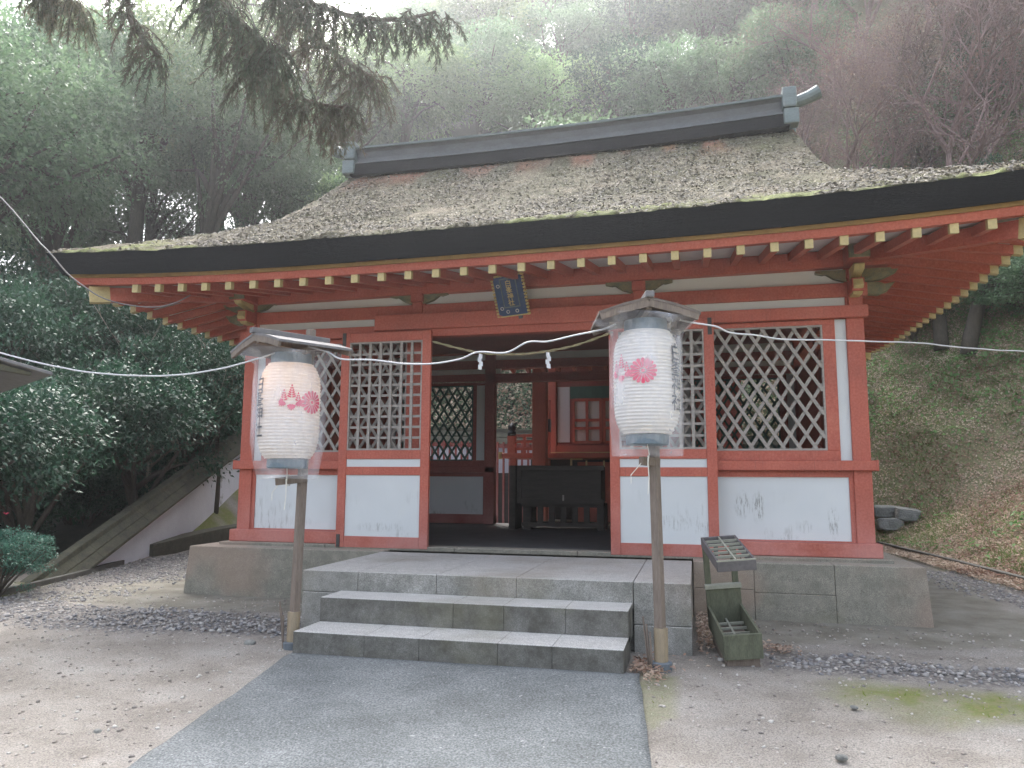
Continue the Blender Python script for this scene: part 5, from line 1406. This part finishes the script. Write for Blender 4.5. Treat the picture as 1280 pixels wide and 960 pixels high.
# --- back hill: rows of evergreen trees
def where(px):
    w = ['at the left edge', 'over the left eave corner', 'over the left roof slope', 'left of the ridge', 'behind the left ridge end', 'behind the mid ridge', 'right of mid ridge', 'behind the right ridge end', 'over the right eaves', 'at the right edge'][int(min(9, max(0, px/128)))]
    return w
rows = [ # px, dist, size, kind
 (455, 20, 2.3, 'pale_a'), (520, 21, 2.1, 'pale_a'), (600, 20.5, 2.3, 'mid_a'), (655, 22, 2.6, 'pale_a'), (725, 21.5, 3.1, 'mid_b'), (800, 21, 2.0, 'mid_a'), (860, 22, 2.1, 'mid_b'), (915, 21, 2.2, 'mid_a'), (400, 21, 2.4, 'mid_a'), (350, 19, 2.5, 'dark_a'),
 (420, 27, 3.2, 'mid_b'), (500, 27, 3.3, 'pale_a'), (590, 28, 3.0, 'mid_a'), (680, 28, 3.4, 'pale_a'), (770, 28, 3.1, 'dark_b'), (850, 27, 3.0, 'mid_b'), (930, 27, 3.0, 'mid_a'), (1010, 27, 2.8, 'mid_b'),
 (400, 34, 3.8, 'mid_a'), (500, 35, 3.9, 'mid_b'), (600, 36, 4.0, 'pale_a'), (700, 36, 3.8, 'mid_a'), (800, 36, 4.0, 'dark_a'), (900, 35, 3.9, 'mid_b'), (1000, 35, 3.8, 'mid_a'), (1100, 34, 3.6, 'dark_b'), (1200, 34, 3.7, 'mid_b'), (1300, 33, 3.6, 'dark_a'),
 (450, 43, 4.6, 'mid_b'), (560, 44, 4.8, 'mid_a'), (670, 45, 4.6, 'mid_b'), (780, 45, 4.9, 'mid_a'), (890, 44, 4.6, 'pale_a'), (1000, 44, 4.7, 'mid_b'), (1110, 43, 4.6, 'mid_a'), (1220, 43, 4.7, 'dark_b'), (1340, 42, 4.6, 'mid_a'),
 (520, 54, 5.4, 'mid_a'), (660, 55, 5.6, 'mid_b'), (800, 56, 5.6, 'mid_a'), (940, 55, 5.4, 'mid_b'), (1080, 54, 5.4, 'mid_a'), (1220, 53, 5.4, 'mid_b'), (1370, 52, 5.5, 'dark_b'),
]
desc = {'dark_a': 'dark glossy evergreen', 'dark_b': 'dark dense evergreen', 'mid_a': 'grey-green broadleaf evergreen', 'mid_b': 'full leafy green tree', 'pale_a': 'pale yellow-green leafy tree', 'mid_c': 'fine-leaved green evergreen', 'pale_c': 'fine-leaved yellowish green tree'}
depthw = lambda d: 'low on the hill' if d < 24 else 'in the second tree row' if d < 31 else 'in the third tree row' if d < 40 else 'high on the hill' if d < 50 else 'on the hilltop skyline'
seen = set()
def uniq(lab):
    k = 2; L = lab
    words = ['', ', nearer left', ', nearer right', ', partly hidden', ', paler']
    i = 0
    while L in seen:
        i += 1; L = lab+(words[i] if i < len(words) else ', number '+str(i))
    seen.add(L); return L
for (px, dist, s, k) in rows:
    x, y = pos(px, dist)
    tree(k, x, y, s, 'evergreen_tree', uniq('%s %s, %s' % (desc[k], depthw(dist), where(px))), group='trees covering the hill behind the hall', zs=random.uniform(.95, 1.15), sink=.75)
# --- left: tall dark trees with sky gaps
for (px, dist, s, k, zs) in [(-260, 17, 4.2, 'mid_c', 1.1), (-90, 19, 4.2, 'mid_c', 1.15), (40, 21, 4.0, 'mid_c', 1.35), (150, 23, 4.2, 'pale_c', 1.2), (255, 20, 3.4, 'mid_c', 1.25), (330, 24, 3.8, 'pale_c', 1.25), (90, 31, 5.4, 'mid_c', 1.2), (240, 33, 5.2, 'pale_c', 1.2), (-120, 29, 5.4, 'mid_c', 1.25)]:
    x, y = pos(px, dist)
    tree(k, x, y, s, 'evergreen_tree', uniq('tall %s %s, beyond the boundary wall' % (desc[k], where(px))), group='tall trees left of the hall', zs=zs, sink=.15)
for (px, dist, s, k, zs, sk) in [(-150, 22, 3.0, 'dark_a', 1.0, .8), (-30, 24, 3.2, 'mid_c', 1.1, .6), (70, 26, 3.4, 'mid_a', 1.1, .55), (170, 24, 2.9, 'mid_c', 1.15, .6), (260, 26, 3.4, 'mid_a', 1.15, .6), (340, 22, 2.8, 'mid_c', 1.2, .7), (300, 18, 2.2, 'dark_b', 1.1, 1.0), (10, 33, 5.0, 'mid_a', 1.0, 1.3), (160, 36, 5.4, 'dark_b', 1.0, 1.3), (300, 30, 4.8, 'mid_b', 1.3, 1.0)]:
    x, y = pos(px, dist)
    tree(k, x, y, s, 'evergreen_tree', uniq('broad low %s %s, under the tall ones' % (desc[k].replace('evergreen', 'tree').replace('tree tree', 'tree'), where(px))), group='understorey trees left of the hall', zs=zs, sink=sk)
# --- left: low dark camellias right behind the wall
for (px, dist, s, k, zs, sk) in [(-70, 9.8, 1.55, 'dark_a', 1.2, .9), (50, 11, 1.75, 'dark_b', 1.15, .95), (160, 12.3, 1.75, 'dark_a', 1.2, .9), (235, 13.6, 1.6, 'dark_b', 1.3, .8), (290, 15, 1.5, 'dark_a', 1.3, .8), (0, 13.5, 2.0, 'dark_b', 1.4, .8), (110, 15, 2.3, 'dark_b', 1.2, .8), (205, 16.5, 2.2, 'dark_a', 1.25, .8), (20, 17.5, 2.5, 'dark_a', 1.3, .8), (320, 18.5, 2.2, 'dark_b', 1.1, .8), (-20, 12, 1.2, 'dark_a', .8, 1.3), (100, 13.2, 1.2, 'dark_b', .8, 1.3), (180, 14.2, 1.2, 'dark_a', .8, 1.2), (255, 15.5, 1.3, 'dark_b', .8, 1.2), (60, 15.5, 1.5, 'dark_b', .8, 1.3)]:
    x, y = pos(px, dist)
    tree(k, x, y, s, 'camellia_tree', uniq('low glossy dark camellia %s, %s' % (where(px), 'close behind the wall' if dist < 12 else 'behind the coping' if dist < 14 else 'deep in the shade')), group='dark camellias behind the left wall', zs=zs, sink=sk)
# bush at left edge
x, y = pos(12, 8.3); t = tree('dark_b', x, y, .62, 'bush', 'round glossy bush with a red bloom at the left edge, before the wall', zs=.95, sink=1.1)
for o in t.children:
    if o.name.startswith('crown'): o.material_slots[0].link = 'OBJECT'; o.material_slots[0].material = M['bushleaf']
t['category'] = 'bush'
p = Vector((x, y, H(x, y)+.62)); q = MB()
for k in range(6):
    a = k*1.05; q.add([(.05, 0, 0), (.05+.035*math.cos(a), .035*math.sin(a), .02), (.05+.05*math.cos(a+.5), .05*math.sin(a+.5), .035), (.05+.035*math.cos(a+1), .035*math.sin(a+1), .02)], [(0, 1, 2, 3)])
o = q.build('bloom', M['crest'], t, absolute=False); o.location = (0, 0, 1.25)
# sapling by the wall
def sapling(px, py, h, r, lab, lean=(0, 0)):
    p = ground_at(px, py); t = thing('sapling_trunk' if False else 'sapling', tuple(p), lab, 'tree')
    pts = [p+Vector((lean[0]*f+.03*math.sin(f*5), lean[1]*f, h*f-.05)) for f in np.linspace(0, 1, 7)]
    MB().tube(pts, [r*(1-.6*f) for f in np.linspace(0, 1, 7)], 8).build('trunk', M['bark'], t, smooth=True)
    mb = MB(); rr = random.Random(px)
    for k in range(7):
        s = pts[rr.randint(3, 6)]; d = Vector((rr.uniform(-1, 1), rr.uniform(-1, 1), rr.uniform(.2, 1))).normalized(); mb.tube([s, s+d*.3, s+d*.6+Vector((0, 0, .1))], [r*.3, r*.2, r*.08], 5)
    mb.build('branch', M['bark'], t, smooth=True); return t
sapling(269, 640, 1.6, .05, 'slim dark trunk standing in front of the white boundary wall', (-.1, .1))

# --- right bank trunks and shrubs
def tall_trunk(px, py, h, r, lean, lab):
    p = ground_at(px, py); t = thing('bank_tree', tuple(p), lab, 'tree', 'trees on the right bank')
    pts = [p+Vector((lean[0]*f*f+.13*math.sin(f*5+px), lean[1]*f, h*f-.1)) for f in np.linspace(0, 1, 10)]
    MB().tube(pts, [r*(1-.55*f) for f in np.linspace(0, 1, 10)], 10).build('trunk', M['bark'], t, smooth=True)
    V, F, C = crown_arrays(int(px), nclump=70, nleaf=90, leaf=.035); V = V*1.5+np.array([pts[-1].x-p.x, pts[-1].y-p.y, h])
    me = np_mesh('crown', V, F); link('crown', me, M['leaf_dark'], t)
tall_trunk(1186, 432, 3.0, .14, (-1.2, .4), 'leaning forked trunk on the right bank, left of the pair')
tall_trunk(1218, 437, 3.1, .15, (.8, .3), 'upright mossy trunk on the right bank, right of the pair')
for (px, dist, s, k, lab, sk) in [(1150, 17.5, 1.3, 'mid_a', 'low green shrub on the right bank left of the trunks', .9), (1215, 18.5, 1.5, 'dark_b', 'dark shrub on the right bank behind the trunks', .8), (1275, 17.5, 1.5, 'mid_b', 'leafy shrub on the right bank at the frame edge', .8), (1110, 20, 1.8, 'dark_a', 'dark shrub on the right bank hidden by the eaves', .8), (1330, 16.5, 1.6, 'mid_a', 'shrub on the right bank just off the right frame edge', .8), (1180, 21, 2.0, 'mid_b', 'green undergrowth shrub high on the right bank', .7), (1260, 21, 2.1, 'dark_a', 'dark undergrowth shrub high on the right bank', .7)]:
    x, y = pos(px, dist); t = tree(k, x, y, s, 'shrub', lab, sink=sk, zs=.75); t['category'] = 'shrub'
# ferns on the bank
def fern(x, y, s, lab):
    t = thing('fern', (x, y, H(x, y)), lab, 'fern', 'ferns on the right bank', random.uniform(0, 6)); mb = MB()
    for k in range(9):
        a = k*.7+random.uniform(-.2, .2); L = s*random.uniform(.7, 1)
        for i in range(14):
            f = i/14; r_ = L*f; z = L*(.75*f-.75*f*f*1.0)+.02; w = L*.16*math.sin(math.pi*min(1, f+.12)); c = Vector((r_*math.cos(a), r_*math.sin(a), z)); sd = Vector((-math.sin(a), math.cos(a), -.12)); fw = Vector((math.cos(a), math.sin(a), 0))
            for sg in (-1, 1): mb.add([c, c+sd*sg*w*.5+fw*.018, c+sd*sg*w+fw*.03, c+sd*sg*w*.5-fw*.004], [(0, 1, 2, 3)])
    mb.build('fronds', M['leaf_weed'], t, absolute=False)
for i, (px, py) in enumerate([(1150, 445), (1190, 455), (1240, 462), (1270, 450), (1130, 470), (1215, 500), (1120, 520), (1172, 545), (1262, 520), (1245, 478)]):
    p = ground_at(px, py); fern(p.x, p.y, random.uniform(.5, .8), ['fern by the left foot of the leaning trunk', 'fern between the two bank trunks', 'fern right of the upright trunk', 'fern at the right frame edge high on the bank', 'fern under the eave corner on the bank', 'lone fern mid-bank below the upright trunk', 'fern beside the corner column mid-bank', 'broad fern lower on the bank', 'fern at the right frame edge mid-bank', 'small fern below the right-hand trunk'][i])

# --- bare winter maples, upper right, and their rust tint
for (px, dist, s, k, lab) in [(1165, 20.5, 2.6, 'bare_dark', 'near bare tree with crooked dark limbs over the right eaves'), (1262, 20.5, 2.8, 'bare_dark', 'near bare tree with crooked dark limbs by the right frame edge'), (1075, 19, 3.0, 'bare_a', 'dark-limbed bare maple just right of the ridge horn'), (1150, 21, 3.3, 'bare_b', 'bare mauve-twigged maple at upper right, second from the ridge'), (1215, 18.5, 3.2, 'bare_a', 'bare maple with fine twigs at upper right'), (1285, 21, 3.4, 'bare_b', 'bare mauve-twigged maple at the upper right corner'), (1010, 23.5, 3.0, 'bare_b', 'bare maple rising behind the right ridge end'), (1105, 25.5, 3.8, 'bare_a', 'large bare maple higher up the slope at right'), (1200, 26, 3.8, 'bare_b', 'reddish bare maple higher up, upper right'), (1290, 27, 3.9, 'bare_a', 'large reddish bare maple at the frame edge, higher up'), (1050, 30, 4.0, 'bare_a', 'misty bare maple up the hill over the ridge horn'), (1160, 31, 4.2, 'bare_b', 'misty bare maple up the hill at right'), (560, 19, 1.6, 'bare_pale', 'pale leafless sapling above the left half of the ridge'), (905, 24, 2.6, 'bare_b', 'reddish bare shrub-like maple above the ridge, right of its middle')]:
    x, y = pos(px, dist); bare(k, x, y, s, 'bare_maple', lab, group='bare winter maples on the hill')
for (px, dist, s, lab) in [(185, 13.5, 2.5, 'pale leafless shrub rising above the left roof edge'), (222, 14.2, 2.7, 'taller pale leafless shrub right of its neighbour over the left roof slope'), (150, 15, 2.6, 'spindly pale leafless shrub farthest left over the eaves')]:
    x, y = pos(px, dist); bare('bare_pale', x, y, s, 'leafless_shrub', lab, group='leafless shrubs left of the roof', cat='shrub')

# --- cedar boughs hanging in from the upper left
cx0, cy0 = -5.6, -5.2
ct = thing('cedar_tree', (cx0, cy0, H(cx0, cy0)), 'cedar whose brown-green boughs droop in from the upper left', 'tree')
MB().tube([(cx0, cy0, H(cx0, cy0)-.2), (cx0+.05, cy0, 4), (cx0, cy0+.1, 10)], [.34, .27, .12], 14).build('trunk', M['bark'], ct, smooth=True)
def bough(path, seed, mat, dens=1., fl=.34, reach=1.):
    r = random.Random(seed); rn = np.random.default_rng(seed); mb = MB(); pts = bez(path, 10)
    mb.tube(pts, [.035*(1-.8*i/len(pts))+.004 for i in range(len(pts))], 6)
    P = []; Dd = []; 
    n = len(pts)
    for i in range(int(n*.25), n):
        for k in range(int(7*dens)):
            p = pts[i]+Vector((r.uniform(-.1, .1), r.uniform(-.1, .1), 0))
            d = Vector((r.uniform(-1, 1), r.uniform(-1, 1), r.uniform(-.9, .1))).normalized()
            L = r.uniform(.25, .55)*reach
            tw = [p]; q = p; dd = d
            for s in range(5):
                dd = (dd+Vector((0, 0, -.28))).normalized(); q = q+dd*L/5; tw.append(q)
                m_ = 22
                for j in range(m_):
                    P.append(tuple(tw[-2].lerp(q, r.random()))); e = (dd*.9+Vector((r.uniform(-1, 1), r.uniform(-1, 1), r.uniform(-1, .6)))*.75).normalized(); Dd.append(tuple(e))
            mb.tube(tw, [.005, .0045, .004, .0035, .003, .002], 3, False)
    P = np.array(P); Dd = np.array(Dd); nn = unit(rn.normal(0, 1, P.shape)); L = rn.uniform(.03, .075, len(P))
    V, F = leaf_quads(P, Dd, nn, L, L*.13, .1)
    return mb, V, F
BP = [([(cx0, cy0, 6.6), (-4.4, -3.4, 6.0), tuple(on_d(120, -60, 6.3)), tuple(on_d(165, 30, 6.4)), tuple(on_d(200, 72, 6.5))], 'leaf_cedar', .35, .8),
      ([(cx0, cy0, 7.0), (-3.8, -3.2, 6.7), tuple(on_d(215, -90, 5.8)), tuple(on_d(265, -10, 5.8)), tuple(on_d(320, 45, 5.9)), tuple(on_d(350, 80, 6.0))], 'leaf_cedar_brown', .6, .9),
      ([(cx0, cy0, 7.3), (-3.4, -3.4, 7.0), tuple(on_d(290, -110, 5.6)), tuple(on_d(350, -20, 5.8)), tuple(on_d(420, 15, 6.0)), tuple(on_d(490, 25, 6.2)), tuple(on_d(545, 15, 6.3))], 'leaf_cedar_brown', .55, .8),
      ([(cx0, cy0, 6.9), (-3.6, -3.0, 6.5), tuple(on_d(260, -30, 6.2)), tuple(on_d(300, 60, 6.4)), tuple(on_d(345, 105, 6.5)), tuple(on_d(390, 128, 6.6)), tuple(on_d(440, 135, 6.7))], 'leaf_cedar', .45, .9),
      ([(cx0, cy0, 7.4), (-3.2, -3.0, 6.9), tuple(on_d(330, -60, 6.2)), tuple(on_d(380, 30, 6.4)), tuple(on_d(430, 75, 6.6)), tuple(on_d(470, 100, 6.7))], 'leaf_cedar', .45, 1.),
      ([(cx0, cy0, 6.2), (-4.6, -3.6, 5.9), tuple(on_d(20, -80, 6.4)), tuple(on_d(60, -20, 6.5)), tuple(on_d(100, 10, 6.6))], 'leaf_cedar', .8, .8)]
for i, (pth, mt, dn, rc) in enumerate(BP):
    mb, V, F = bough(pth, 50+i, mt, dn, reach=rc)
    b_ = mb.build('bough', M['bark'], ct, smooth=True)
    V = V-np.array(tuple(ORG[ct.name])); sp = link('foliage', np_mesh('foliage', V, F), M[mt], b_); sp.location = (0, 0, 0)

# ------------------------------------------------------------------ haze
hb = MB(); hb.box(-75, 75, -12, 78, -3., 72)
mh = bpy.data.materials.new('haze'); mh.use_nodes = True; nt = mh.node_tree; nt.nodes.clear()
out = nt.nodes.new('ShaderNodeOutputMaterial'); pvn = nt.nodes.new('ShaderNodeVolumePrincipled')
pvn.inputs['Color'].default_value = (.93, .96, 1, 1); pvn.inputs['Density'].default_value = .0026; pvn.inputs['Anisotropy'].default_value = .72  # scatter tuned so the mist also imitates lens glare near the top
nt.links.new(pvn.outputs[0], out.inputs['Volume'])
USE_HAZE = True
if USE_HAZE:
    o = hb.build('haze', mh); meta(o, kind='stuff', label='thin pale mist over the hillside, also standing in for lens glare')

# ------------------------------------------------------------------ light
SUN_EL, SUN_AZ = R(52), R(-25)     # behind the hall, slightly left; azimuth from +Y towards +X
w = bpy.data.worlds.new('World'); scene.world = w; w.use_nodes = True; nt = w.node_tree
bg = nt.nodes['Background']; sky = nt.nodes.new('ShaderNodeTexSky'); sky.sky_type = 'NISHITA'; sky.sun_disc = False
sky.sun_elevation = SUN_EL; sky.sun_rotation = SUN_AZ; sky.air_density = 1.; sky.dust_density = 4.5; sky.ozone_density = .8
hsv = nt.nodes.new('ShaderNodeHueSaturation'); hsv.inputs['Saturation'].default_value = .5
nt.links.new(sky.outputs[0], hsv.inputs['Color']); nt.links.new(hsv.outputs[0], bg.inputs['Color']); bg.inputs['Strength'].default_value = .15
sl = bpy.data.lights.new('sun', 'SUN'); sl.energy = 1.5; sl.angle = R(28); sl.color = (1, .975, .94)
so = bpy.data.objects.new('sun', sl); COL.objects.link(so)
sd = Vector((math.sin(SUN_AZ)*math.cos(SUN_EL), math.cos(SUN_AZ)*math.cos(SUN_EL), math.sin(SUN_EL)))
so.rotation_euler = sd.to_track_quat('Z', 'Y').to_euler(); so.location = (0, 0, 40)
scene.view_settings.view_transform = 'Standard'; scene.view_settings.look = 'None'; scene.view_settings.gamma = 1; scene.view_settings.use_curve_mapping = False
scene.view_settings.exposure = 2.25
scene.cycles.max_bounces = 8; scene.cycles.transparent_max_bounces = 16; scene.cycles.volume_bounces = 0
scene.cycles.use_denoising = True
